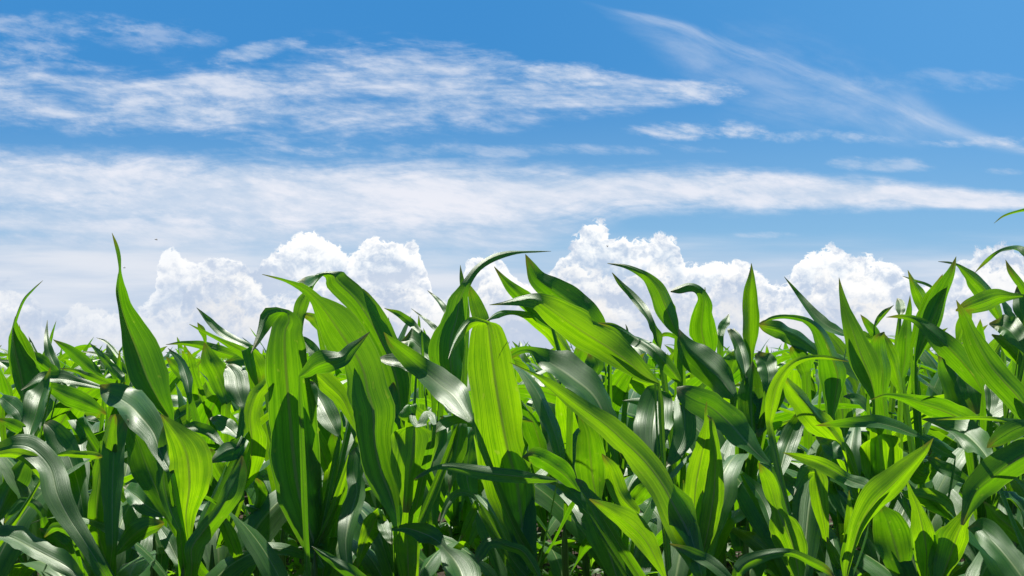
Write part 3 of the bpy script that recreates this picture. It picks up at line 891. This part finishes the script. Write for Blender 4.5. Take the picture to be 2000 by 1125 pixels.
 (8, 1.92, 'T', '650,620,30 582,440,84 502,310,106 402,200,126 312,100,125 242,20,66 200,-65,5'),
 (8, 2.00, 'US', '720,205,10 660,122,64 600,92,48 555,88,8'),
 (8, 1.90, 'US', '560,460,20 490,400,110 430,350,60 395,320,8'),
 (8, 1.46, 'DDDTTS', '-60,1100,70 -10,1050,90 80,1010,72 180,990,54 270,996,42 370,1042,50 450,1085,46 515,1140,5'),
 (8, 1.66, 'TTTSU', '205,411,2 300,436,46 400,470,76 500,520,86 580,570,76 660,600,90 750,640,20'),
 (8, 1.70, 'T', '587,628,2 590,750,42 592,870,72 578,1010,50 570,1080,20'),
 (8, 1.90, 'USD', '180,560,30 210,430,115 252,310,114 292,220,74 300,165,10'),
 (8, 2.05, 'T', '120,200,30 160,120,80 190,30,80 205,-40,30'),
 (8, 2.00, 'D', '60,320,20 90,220,110 80,110,120 60,0,60'),
 (8, 1.95, 'D', '1330,190,30 1290,100,130 1260,20,130 1240,-60,40'),
 (8, 1.90, 'US', '1400,200,30 1410,110,90 1400,40,70 1385,0,10'),
 (8, 2.00, 'T', '930,460,60 1000,540,130 1060,520,110 1110,450,40'),
 (8, 1.95, 'D', '1040,440,20 1110,490,70 1190,530,80 1260,570,50'),
 (8, 1.70, 'T', '460,900,8 490,980,50 520,1040,60 560,1100,30'),
]


def section_lists(txt, tile):
    ox, oy = TILE[tile]
    secs = []
    for w in txt.split():
        q = [float(a) for a in w.split(',')]
        secs.append(q)
    wid = [s[2] if len(s) == 3 else math.hypot(s[2] - s[0], s[3] - s[1]) for s in secs]
    rev = wid[0] < wid[-1]
    if rev:
        secs = secs[::-1]
    C = [np.array([s[0], s[1]]) if len(s) == 3 else np.array([(s[0] + s[2]) / 2, (s[1] + s[3]) / 2]) for s in secs]
    A, B = [], []
    for i, s in enumerate(secs):
        if len(s) == 4:
            a, b = np.array(s[:2]), np.array(s[2:])
        else:
            t = C[min(i + 1, len(C) - 1)] - C[max(i - 1, 0)]
            t = t / max(np.linalg.norm(t), 1e-6)
            lft = np.array([t[1], -t[0]])
            a, b = C[i] + lft * s[2] / 2, C[i] - lft * s[2] / 2
        A.append(a / 2.96 + (ox, oy))
        B.append(b / 2.96 + (ox, oy))
    return np.array(A), np.array(B), rev


def leaf_to_space(entry, rng):
    """edge lines in the world for one measured leaf"""
    tile, dist, look, txt = entry
    A2, B2, rev = section_lists(txt, tile)
    k = len(A2)
    e = [LOOK[c] for c in look]
    if rev:
        e = e[::-1]
    el = np.interp(np.linspace(0, 1, k), np.linspace(0, 1, len(e)) if len(e) > 1 else [0.5], e)
    el = el + rng.normal(0, 5)
    az = rng.normal(0, 14)
    n = 34
    A2, B2 = catmull(A2, n), catmull(B2, n)
    el = np.interp(np.linspace(0, 1, n + 1), np.linspace(0, 1, k), el)
    tt = np.linspace(0, 1, n + 1)
    el = el + rng.uniform(6, 13) * np.sin(6.283 * (rng.uniform(0.8, 1.8) * tt + rng.random())) + rng.uniform(2, 7) * np.sin(6.283 * (rng.uniform(2.2, 4.2) * tt + rng.random()))
    azw = az + rng.uniform(4, 16) * np.sin(6.283 * (rng.uniform(0.5, 1.4) * tt + rng.random()))
    Y = dist
    pts = []
    prev = None
    for i in range(n + 1):
        ne = R(el[i])
        az = azw[i]
        nv = Vector((math.sin(R(az)) * math.cos(ne), -math.cos(R(az)) * math.cos(ne), math.sin(ne)))
        c = (A2[i] + B2[i]) / 2
        r = ray(*c)
        if prev is not None:
            Y = Y * nv.dot(prev) / nv.dot(r)
        Y = min(max(Y, dist - 0.32), dist + 0.40)
        prev = r
        row = []
        for q in (A2[i], B2[i]):
            rq = ray(*q)
            yq = Y * nv.dot(r) / nv.dot(rq)
            row.append(CAM + rq * min(max(yq, Y - 0.07), Y + 0.07))
        pts.append(row)
    A = np.array([p[0] for p in pts])
    B = np.array([p[1] for p in pts])
    # centre the leaf on its distance
    mid = float(np.mean((A[:, 1] + B[:, 1]) / 2))
    sc = dist / mid
    camv = np.array(CAM)
    A, B = camv + (A - camv) * sc, camv + (B - camv) * sc
    look_mid = el[len(el) // 3]
    return A, B, look_mid
# ---------------------------------------------------------------- ground
rng = np.random.default_rng(11)


def axis(lo, hi, step, far):
    d = np.arange(lo, hi + 1e-6, step)
    g, out_, x = step, [], hi
    while x < far:
        g *= 1.5
        x += g
        out_.append(x)
    g, neg, x = step, [], lo
    while x > -far:
        g *= 1.5
        x -= g
        neg.append(x)
    return np.array(neg[::-1] + list(d) + out_)


def ground_z(x, y):
    r = max(abs(x) / 3.5, abs(y - 3.0) / 3.5)
    k = 1.0 if r < 0.85 else max(0.0, (1.15 - r) / 0.3)
    if k <= 0:
        return 0.0
    p = Vector((x, y, 0))
    return k * (0.022 * mnoise.fractal(p * 6.0, 1.0, 2.0, 4) + 0.010 * mnoise.noise(p * 22.0))


gx, gy = axis(-3.0, 3.0, 0.035, 4000), axis(0.6, 5.6, 0.035, 4000)
GX, GY = np.meshgrid(gx, gy, indexing='ij')
GZ = np.array([[ground_z(x, y) for y in gy] for x in gx])
gv = np.stack([GX, GY, GZ], axis=2).reshape(-1, 3)
ii, jj = np.meshgrid(np.arange(len(gx) - 1), np.arange(len(gy) - 1), indexing='ij')
a0 = (ii * len(gy) + jj).ravel()
gq = np.stack([a0, a0 + len(gy), a0 + len(gy) + 1, a0 + 1], axis=1)
ground = link('ground', mesh_from('ground', gv, gq, None, M_SOIL))
tag(ground, 'dark brown crumbly soil of the corn field', None, None, 'structure')

# clods of earth
cv, cq, nvert = [], [], 0
ring, seg = 4, 6
for _ in range(1500):
    y = rng.uniform(1.2, 5.2)
    x = rng.uniform(-0.62, 0.62) * y
    r = 0.004 + 0.016 * rng.random() ** 2.5
    z = ground_z(x, y) + r * 0.25
    vs = []
    for a in range(ring + 1):
        th = math.pi * a / ring
        for b in range(seg):
            ph = 6.283 * b / seg
            k = r * rng.uniform(0.7, 1.25)
            vs.append((x + k * math.sin(th) * math.cos(ph) * 1.15, y + k * math.sin(th) * math.sin(ph), z + k * 0.75 * math.cos(th)))
    cv += vs
    for a in range(ring):
        for b in range(seg):
            cq.append([nvert + a * seg + b, nvert + a * seg + (b + 1) % seg, nvert + (a + 1) * seg + (b + 1) % seg, nvert + (a + 1) * seg + b])
    nvert += len(vs)
clods = link('soil_clods', mesh_from('soil_clods', np.array(cv), np.array(cq), None, M_SOIL))
tag(clods, 'small lumps of dark earth between the corn stems', None, None, 'stuff')

# seedling weeds
wv, wq, base = [], [], 0
for _ in range(900):
    y = rng.uniform(1.7, 4.2)
    x = rng.uniform(-0.60, 0.60) * y
    z = ground_z(x, y)
    hgt = rng.uniform(0.02, 0.10) + 0.10 * rng.random() ** 3
    for k in range(int(rng.integers(4, 9))):
        az = rng.uniform(0, 6.283)
        up = rng.uniform(0.2, 1.0) * hgt
        L = rng.uniform(0.025, 0.07)
        A, B = leaf_edges((x, y, z + up), az, L, L * rng.uniform(0.25, 0.5), R(rng.uniform(20, 70)), R(rng.uniform(-50, 10)), rng, 5)
        v_, u_, q_ = ribbon_arrays(A, B, 2, 0.2, 0.05, rng)
        wv.append(v_); wq.append(q_ + base); base += len(v_)
    p0, p1 = np.array([x, y, z - 0.01]), np.array([x + rng.normal(0, 0.006), y, z + hgt])
    v_, q_ = tube_arrays([p0, (p0 + p1) / 2, p1], [0.0015, 0.0013, 0.0008], 4)
    wv.append(v_); wq.append(q_ + base); base += len(v_)
for _ in range(300):
    y = rng.uniform(2.05, 3.5)
    x = rng.uniform(-0.56, 0.56) * y
    z = ground_z(x, y)
    hgt = rng.uniform(0.08, 0.26)
    for k in range(int(rng.integers(4, 8))):
        az = rng.uniform(0, 6.283)
        up = rng.uniform(0.35, 1.0) * hgt
        L = rng.uniform(0.05, 0.11)
        A, B = leaf_edges((x, y, z + up), az, L, L * rng.uniform(0.25, 0.5), R(rng.uniform(20, 75)), R(rng.uniform(-50, 20)), rng, 6)
        v_, u_, q_ = ribbon_arrays(A, B, 2, 0.2, 0.06, rng)
        wv.append(v_); wq.append(q_ + base); base += len(v_)
    p0, p1 = np.array([x, y, z - 0.01]), np.array([x + rng.normal(0, 0.01), y, z + hgt])
    v_, q_ = tube_arrays([p0, (p0 + p1) / 2, p1], [0.0022, 0.0018, 0.001], 5)
    wv.append(v_); wq.append(q_ + base); base += len(v_)
weeds = link('weeds', mesh_from('weeds', np.vstack(wv), np.vstack(wq), None, M_WEED))
tag(weeds, 'low bright green weed seedlings on the soil between the corn stems', None, None, 'stuff')

# blades whose sunlit glow is put into the colour, and added shading blades: (length, across from, across to)
SUN_GLOW = ('1090,930', '385,2190', '1215,1120', '1195,960', '1213,1020', '1010,1150', '850,760', '800,680', '62,468', '1075,328', '885,645', '915,551',
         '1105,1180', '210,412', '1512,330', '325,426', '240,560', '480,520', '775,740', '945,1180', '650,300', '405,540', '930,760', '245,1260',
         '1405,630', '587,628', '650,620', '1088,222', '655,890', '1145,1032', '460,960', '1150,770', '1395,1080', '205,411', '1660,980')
SHADE_BLADES = {'455,2090': (.47, -1, 1), '875,1870': (.50, -1, .10), '385,2190': (.36, -1, 1), '647,162': (.62, -1, 0.02), '248,437': (.60, -1, 1),
        '1215,1120': (.30, -1, 1), '905,1250': (.50, -.2, 1), '1215,1080': (.45, -.6, 1), '647,420': (.55, -1, -.05), '1325,298': (.74, -.7, 1),
        '1325,550': (.34, -1, .4), '1075,328': (.62, 0.02, 1), '62,468': (.30, -1, 1), '915,551': (.50, -1, 1), '373,286': (.45, -1, .1),
        '192,357': (.55, -1, .3), '1264,770': (.30, -1, 1), '1213,1020': (.34, -1, .2), '1240,830': (.45, -.2, 1),
        '610,1220': (.25, -1, 1), '141,337': (.30, -1, .1), '1405,630': (.40, -1, .2), '1105,1180': (.35, -1, 1), '1145,1032': (.30, -1, .0)}

# ---------------------------------------------------------------- the front plants, with measured leaves
def at(px, d):
    return (px - 1000.0) / FOC * d


HERO = [(px, d) for px, d in [
    (-40, 1.62), (60, 2.3), (120, 1.75), (212, 1.74), (375, 1.70), (325, 1.98), (440, 1.85), (440, 2.35), (625, 1.83), (560, 2.1), (785, 1.73), (700, 2.35),
    (890, 2.05), (1035, 1.74), (960, 2.35), (1190, 2.25), (1215, 1.85), (1300, 1.62), (1368, 1.66), (1330, 2.15), (1440, 2.05), (1558, 1.68), (1656, 1.62),
    (1640, 2.08), (1705, 1.97), (1745, 2.15), (1795, 2.12), (1810, 1.68), (1850, 1.60), (1910, 1.96), (1965, 2.2), (2010, 1.56), (2040, 1.85), (1465, 2.25)]]
plants = [dict(x=at(px, d), y=d, px=px, leaves=[], att=[]) for px, d in HERO]
hero_rng = np.random.default_rng(5)
for idx, ent in enumerate(LEAVES):
    A, B, lk = leaf_to_space(ent, hero_rng)
    pb = (A[0] + B[0]) / 2
    best, cost = None, 9
    for p in plants:
        c = abs(pb[0] - p['x']) + 0.75 * abs(pb[1] - p['y'])
        if c < cost:
            best, cost = p, c
    if cost > 0.20:
        best = dict(x=pb[0] + hero_rng.normal(0, 0.015), y=pb[1] + 0.03, px=1000 + FOC * pb[0] / pb[1], leaves=[], att=[], auto=True)
        plants.append(best)
    # carry the blade down to its stalk
    hd = math.hypot(pb[0] - best['x'], pb[1] - best['y'])
    za = min(max(pb[2] - 0.05 - 0.9 * hd, 0.05), 0.42)
    att = np.array([best['x'], best['y'], za])
    S = (B[0] - A[0])
    S = S / max(np.linalg.norm(S), 1e-6)
    w0 = np.linalg.norm(B[0] - A[0])
    if pb[2] > 0.03:
        ex = catmull([att, att * 0.62 + pb * 0.38 - np.array([0, 0, 0.12 * hd]), pb, (A[1] + B[1]) / 2], 12)[:8]
        wx_ = np.linspace(0.020, max(w0, 0.014), len(ex))[:, None] * 0.5
        A = np.vstack([ex - S * wx_, A])
        B = np.vstack([ex + S * wx_, B])
    best['att'].append(za)
    best['leaves'].append((A, B, lk))
    best.setdefault('idx', []).append(idx)

# where the measured leaves are seen, so that plants filled in around them do not cover them
CELL = 5
ZB = np.full((2000 // CELL + 40, 1125 // CELL + 40), 1e9)
SKYLINE = np.array([(-300, 705), (0, 705), (150, 700), (330, 695), (400, 682), (520, 664), (600, 655), (800, 668), (1000, 668), (1100, 672), (1250, 680),
                    (1350, 685), (1480, 662), (1600, 650), (1700, 645), (1800, 620), (1900, 605), (2000, 590), (2300, 580)], float)


def to_pixels(P):
    P = np.asarray(P, float) - np.array(CAM)
    c, s_ = math.cos(PITCH), math.sin(PITCH)
    f = P[:, 1] * c + P[:, 2] * s_
    u = P[:, 2] * c - P[:, 1] * s_
    return 1000 + FOC * P[:, 0] / f, 562.5 - FOC * u / f, P[:, 1]


def cells(P):
    px, py, d = to_pixels(P)
    i, j = (px // CELL).astype(int) + 20, (py // CELL).astype(int) + 20
    ok = (i >= 1) & (j >= 1) & (i < ZB.shape[0] - 1) & (j < ZB.shape[1] - 1)
    return i[ok], j[ok], d[ok], px, py


def covers(P):
    """share of the points that hide a measured leaf, and share that rise above the skyline"""
    i, j, d, px, py = cells(P)
    hid = (ZB[i, j] < 1e8) & (d < ZB[i, j] - 0.01)
    over = py < np.interp(px, SKYLINE[:, 0], SKYLINE[:, 1]) - 14
    return hid.sum() / max(len(P), 1), over.sum() / max(len(P), 1)


for p in plants:
    for A, B, lk in p['leaves']:
        for s_ in np.linspace(0, 1, 9):
            i, j, d, _, _ = cells(A[8:] * (1 - s_) + B[8:] * s_)
            for a_ in (-1, 0, 1):
                for b_ in (-1, 0, 1):
                    np.minimum.at(ZB, (i + a_, j + b_), d)

for p in plants:
    x, y = p['x'], p['y']
    top = min(max([0.28] + p['att']) + 0.01, 0.42)
    root = empty('corn_plant', (x, y, ground_z(x, y)))
    p['root'] = root
    off = np.array([x, y, ground_z(x, y)])
    lean = np.array([hero_rng.normal(0, 0.008), hero_rng.normal(0, 0.008), 0])
    v_, q_ = stalk_arrays(np.array([0, 0, -0.02]), np.array([0, 0, top - off[2]]) + lean, 0.0125, hero_rng)
    link('stalk', mesh_from('stalk', v_, q_, None, M_STALK), root)
    for li, (A, B, lk) in enumerate(p['leaves']):
        cup = -hero_rng.uniform(0.16, 0.36) if lk > 30 else hero_rng.uniform(0.28, 0.58)
        v_, u_, q_ = ribbon_arrays(A - off, B - off, 10, cup, 0.15, hero_rng)
        lf = link('leaf', mesh_from('leaf', v_, q_, u_, M_LEAF), root)
        key = LEAVES[p['idx'][li]][3]
        lf['tone'] = hero_rng.uniform(0.75, 1.0) if key.startswith(SUN_GLOW) else hero_rng.uniform(0.0, 0.42)
        # an added blade behind, out of view, to cast shade on this one
        for pre, (f1, s0, s1) in SHADE_BLADES.items():
            if key.startswith(pre):
                n1 = max(int((len(A) - 8) * f1) + 8, 12)
                C_, S_ = (A + B)[:n1] / 2 - off, (B - A)[:n1] / 2
                tap = np.clip((1 - np.linspace(0, 1, n1)) / 0.22, 0, 1)[:, None] ** 0.7
                sh = np.array(_sd) * np.linspace(0.0, 1.0, n1).clip(0, 0.25)[:, None] * 4 * 0.030
                m_ = (s0 + s1) / 2
                w_ = (s1 - s0) / 2 * 0.92 * tap
                v_, u_, q_ = ribbon_arrays(C_ + S_ * (m_ - w_) + sh, C_ + S_ * (m_ + w_) + sh, 6, 0.1, 0.06, hero_rng)
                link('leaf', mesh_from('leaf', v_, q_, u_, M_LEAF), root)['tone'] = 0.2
    # the short lower leaves every plant has, and the leaves on its far side
    az0 = hero_rng.uniform(0, 6.283)
    lim = 0.66 if p['px'] < 1300 else 0.74
    for k in range(3, 7):
        for _ in range(14):
            if k < 4:
                A, B = leaf_edges((0, 0, 0.05 + 0.065 * k), az0 + k * math.pi + hero_rng.normal(0, 0.6), hero_rng.uniform(0.22, 0.40), hero_rng.uniform(0.04, 0.062),
                                  R(hero_rng.uniform(35, 62)), R(hero_rng.uniform(-75, -10)), hero_rng, 20, hero_rng.normal(0, 0.5))
            else:
                A, B = leaf_edges((0, 0, hero_rng.uniform(0.26, 0.46)), R(90) + hero_rng.normal(0, 0.9), hero_rng.uniform(0.28, 0.50), hero_rng.uniform(0.045, 0.078),
                                  R(hero_rng.uniform(45, 82)), R(hero_rng.uniform(-70, 20)), hero_rng, 22, hero_rng.normal(0, 0.6), 1.2, hero_rng.normal(0, 0.3))
            h_, o_ = covers(np.vstack([A + off, B + off, (A + B) / 2 + off]))
            if h_ < (0.14 if k < 4 else 0.07) and o_ < 0.01:
                v_, u_, q_ = ribbon_arrays(A, B, 6, -hero_rng.uniform(0.1, 0.45), 0.12, hero_rng)
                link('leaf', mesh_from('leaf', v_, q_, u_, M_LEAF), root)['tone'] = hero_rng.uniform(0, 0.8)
                break

# ---------------------------------------------------------------- rows of plants behind
def proto_plant(seed, H=0.72):
    r = np.random.default_rng(seed)
    root = empty('corn_plant', (0, 0, -5))
    v_, q_ = stalk_arrays(np.array([0, 0, -0.02]), np.array([0.0, 0.0, H * 0.60]), 0.0125, r)
    link('stalk', mesh_from('stalk', v_, q_, None, M_STALK), root)
    for z, az, L, W_, e0, e1, tw, be, sw in plant_spec(r, H):
        A, B = leaf_edges((0, 0, z), az, L, W_, e0, e1, r, 22, tw, be, sw)
        v_, u_, q_ = ribbon_arrays(A, B, 6, -r.uniform(0.12, 0.50), 0.12, r)
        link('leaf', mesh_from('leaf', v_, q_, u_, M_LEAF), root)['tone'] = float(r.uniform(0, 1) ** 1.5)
    return root


def copy_plant(src):
    c = src.copy()
    COL.objects.link(c)
    for ch in KIDS[src.name]:
        d = ch.copy()
        COL.objects.link(d)
        d.parent = c
    return c


protos = [proto_plant(100 + i) for i in range(10)]
KIDS = {p.name: list(p.children) for p in protos}
field_rng = np.random.default_rng(23)
MAX_ROWS = 300 - len(plants)
spots = []
ROWS = []
y = 2.70
while y < 9.5:
    ROWS.append(y)
    y += 0.70
for ri, yr in enumerate(ROWS):
    half = 0.5 * yr + 0.28
    x = -half + field_rng.uniform(0, 0.1)
    while x < half:
        yy = yr + field_rng.normal(0, 0.035)
        if all(math.hypot(x - p['x'], (yy - p['y'])) > 0.10 for p in plants):
            spots.append((x, yy))
        x += 0.185 * field_rng.uniform(0.75, 1.3)
spots = spots[:MAX_ROWS]
last_y = max(s[1] for s in spots)


def height_at(x, y, r):
    px = 1000 + FOC * x / y
    side = min(max((px - 1150) / 600, 0), 1)
    near = min(max((4.5 - y) / 2.0, 0), 1)
    if y < 2.3:
        return r.uniform(0.56, 0.68) / 0.72
    return (0.700 + (0.085 * side) * near + r.normal(0, 0.05) - 0.015 * (px < 900)) / 0.72


used = set()
row_plants = []
PTS = {}
for pr in protos:
    PTS[pr.name] = np.vstack([np.array([v.co for v in ch.data.vertices])[::2] for ch in KIDS[pr.name] if ch.name.startswith('leaf')])
for x, yy in spots:
    best, bc = None, 1e9
    for _ in range(14 if yy < 3.6 else 1):
        k = int(field_rng.integers(0, len(protos)))
        s = height_at(x, yy, field_rng)
        wd = s * field_rng.uniform(0.94, 1.06)
        rot = (field_rng.normal(0, 0.04), field_rng.normal(0, 0.04), field_rng.uniform(0, 6.283))
        c = 0
        if yy < 3.6:
            q = PTS[protos[k].name]
            c_, s_ = math.cos(rot[2]), math.sin(rot[2])
            q = np.stack([(q[:, 0] * c_ - q[:, 1] * s_) * wd + x, (q[:, 0] * s_ + q[:, 1] * c_) * wd + yy, q[:, 2] * s], axis=1)
            h_, o_ = covers(q)
            c = h_ + 2.5 * o_
        if c < bc:
            best, bc = (k, s, wd, rot), c
    k, s, wd, rot = best
    if bc > 0.30:
        continue
    o = protos[k] if k not in used else copy_plant(protos[k])
    used.add(k)
    o.location = (x, yy, ground_z(x, yy))
    o.rotation_euler = rot
    o.scale = (wd, wd, s)
    row_plants.append(o)

# the rest of the field, out to where the rows close up
def low_plant(seed, n, m):
    r = np.random.default_rng(seed)
    V_, Uu, Q = [], [], []
    b = 0
    for z, az, L, W_, e0, e1, tw, be, sw in plant_spec(r, 0.72):
        A, B = leaf_edges((0, 0, z), az, L, W_, e0, e1, r, n, tw, be, sw)
        v_, u_, q_ = ribbon_arrays(A, B, m, -0.2, 0.05, r)
        V_.append(v_); Uu.append(u_); Q.append(q_ + b); b += len(v_)
    return np.vstack(V_), np.vstack(Uu), np.vstack(Q)


lowA = [low_plant(300 + i, 10, 2) for i in range(8)]
lowB = [low_plant(340 + i, 6, 2) for i in range(8)]
FV, FU, FQ, fb = [], [], [], 0


def add_low(src, x, y):
    global fb
    v_, u_, q_ = src[int(field_rng.integers(0, len(src)))]
    a = field_rng.uniform(0, 6.283)
    s = height_at(x, y, field_rng)
    c, d = math.cos(a), math.sin(a)
    w = np.stack([(v_[:, 0] * c - v_[:, 1] * d) * s + x, (v_[:, 0] * d + v_[:, 1] * c) * s + y, v_[:, 2] * s], axis=1)
    FV.append(w); FU.append(u_); FQ.append(q_ + fb); fb += len(v_)


y = last_y + 0.10
for yr in ROWS:
    if yr > last_y:
        break
    for sd in (-1, 1):
        for k in range(int(0.22 * yr / 0.19) + 5):
            add_low(lowA, sd * (0.5 * yr + 0.40 + 0.19 * k) + field_rng.normal(0, 0.02), yr + field_rng.normal(0, 0.04))
while y < 18:
    half = 0.72 * y + 1.2
    for x in np.arange(-half, half, 0.19):
        if not (y < ROWS[-1] + 0.5 and any(math.hypot(x - s[0], y - s[1]) < 0.15 for s in spots[-60:])):
            add_low(lowA, x + field_rng.normal(0, 0.03), y + field_rng.normal(0, 0.05))
    y += 0.70
while y < 42:
    half = 0.72 * y + 1.2
    for x in np.arange(-half, half, 0.24):
        add_low(lowB, x + field_rng.normal(0, 0.05), y + field_rng.normal(0, 0.1))
    y += 1.5
while y < 120:
    half = 0.55 * y + 0.5
    for x in np.arange(-half, half, 0.55):
        add_low(lowB, x + field_rng.normal(0, 0.15), y + field_rng.normal(0, 0.3))
    y += 6.0
field = link('corn_field', mesh_from('corn_field', np.vstack(FV), np.vstack(FQ), np.vstack(FU), M_LEAF_MANY))
tag(field, 'far rows of young green corn closing up towards the horizon', None, None, 'stuff')

# ---------------------------------------------------------------- insects in the air
def insect(px, py, d, size, ang, label):
    loc = CAM + ray(px, py) * d
    root = empty('insect', loc, label, 'insect', None)
    root.rotation_euler = (0, ang, 0.4)
    k = 8
    path = [(-size * 0.5 + size * i / k, 0, 0) for i in range(k + 1)]
    rad = [size * 0.15 * math.sin(math.pi * (0.06 + 0.88 * i / k)) ** 0.8 for i in range(k + 1)]
    v_ = []
    q_ = []
    for i, (p, r) in enumerate(zip(path, rad)):
        for s in range(8):
            v_.append((p[0], r * math.cos(s * 0.7854), r * math.sin(s * 0.7854)))
    for i in range(k):
        for s in range(8):
            q_.append([i * 8 + s, i * 8 + (s + 1) % 8, (i + 1) * 8 + (s + 1) % 8, (i + 1) * 8 + s])
    link('body', mesh_from('body', np.array(v_), np.array(q_), None, M_INSECT), root)
    for s in (-1, 1):
        A, B = leaf_edges((0, 0, size * 0.08), s * 1.35, size * 0.75, size * 0.30, R(35), R(20), rng, 6)
        w_, u_, f_ = ribbon_arrays(A, B, 2, 0.05, 0.0, rng)
        link('wing', mesh_from('wing', w_, f_, None, M_WING), root)


insect(305, 468, 3.0, 0.009, 0.2, 'tiny dark flying insect in the blue gap of sky above the left white cloud')
insect(243, 523, 3.0, 0.0075, -0.1, 'tiny dark flying insect close beside the twisted tip of the tall left leaf')
insect(1186, 481, 3.0, 0.007, 0.9, 'tiny dark flying insect in front of the tallest white cloud tower')
# ---------------------------------------------------------------- what each plant is called
ROWS_BEHIND = 'corn plants in the rows behind'
ROW_LABEL = 'young green corn plant half hidden in the dense rows behind the front plants'
NAMED = {
    0: 'corn plant cut by the left picture edge, showing one broad dark hanging leaf',
    1: 'slender corn plant at far left whose thin leaf tip curves up to the right',
    2: 'low corn plant at the left with small grey folded leaves beneath the tall twisted leaf',
    3: 'front corn plant with upright rolled dark leaves, beside the broad yellow-green upright leaf',
    4: 'front corn plant with a broad yellow-green upright leaf and a long shiny leaf arching left',
    5: 'corn plant with the tall twisted pointed leaf standing alone against the left sky',
    6: 'corn plant with a wavy twisted bright leaf just left of the folded-over leaf',
    7: 'corn plant behind with slanting narrow leaves between the tall twisted leaf and the folded-over leaf',
    8: 'tall front corn plant with a wide upright leaf whose grey tip folds over leftward',
    9: 'corn plant whose long thin leaf leans left, half hidden behind the folded-over leaf',
    10: 'front corn plant with a very long leaf pointing left and a small curled leaf below',
    11: 'corn plant peeping out with narrow leaves between the two tall arching leaves left of centre',
    12: 'corn plant with an upright leaf whose slender tip arches high to the right',
    13: 'front corn plant at the centre with a wide glowing leaf folded over its grey tip',
    15: 'corn plant with pointed leaves leaning left behind the big slanting centre leaf',
    16: 'corn plant with a broad glossy grey leaf under the big slanting centre leaf',
    17: 'front corn plant with the big slanting leaf and a long bright leaf sweeping down right',
    18: 'front corn plant with a bright rolled upright spear between dark leaves right of centre',
    19: 'corn plant with a pale hanging leaf and one tip hooking left against the sky',
    20: 'corn plant with a wide dark shaded leaf below the single upright spear',
    21: 'front corn plant with a dark shiny leaf reaching left and a bright twisted spear',
    22: 'front corn plant with one leaf rising diagonally to the right, lower right of picture',
    23: 'corn plant with a bright leaf bending over leftward, left of the tall pointed spear',
    24: 'corn plant with the tall pointed spear and a wide glowing leaf beneath it',
    25: 'corn plant with two upright bright leaves just right of the tall pointed spear',
    26: 'corn plant with a tall dark leaf crossing upward to the right at the skyline',
    27: 'front corn plant with a flat dark leaf pointing left and a narrow spear with shadow',
    28: 'front corn plant with a short rounded bright leaf at the lower right',
    29: 'corn plant with a dark leaf drooping right and wide leaf arching left, right side',
    30: 'corn plant whose arched leaf hangs from a thin tip near the top right skyline',
    31: 'front corn plant at the right edge with big cupped leaf and a flat bright blade',
    32: 'corn plant at the right edge with a long bright leaf slanting down from its tip',
    33: 'corn plant with a single upright spear leaf against the white cloud',
    34: 'nearest corn plant at the bottom left with a wide shiny leaf reaching the corner',
    44: 'corn plant with a pale crumpled hanging leaf and a small bent leaf crossing in front',
    45: 'corn plant with thin pale tips between the long leaf and the high arching leaf',
    47: 'nearest corn plant at the bottom, left of centre, showing one short pointed leaf',
    52: 'corn plant with a dark thin leaf slanting up left, behind the tall pointed spear',
    53: 'corn plant with small bright tips standing left of the dark crossing leaf',
}
for i, p in enumerate(plants):
    if i in NAMED:
        tag(p['root'], NAMED[i], 'corn plant', 'front corn plants')
    else:
        tag(p['root'], ROW_LABEL, 'corn plant', ROWS_BEHIND)
for o in row_plants:
    tag(o, ROW_LABEL, 'corn plant', ROWS_BEHIND)
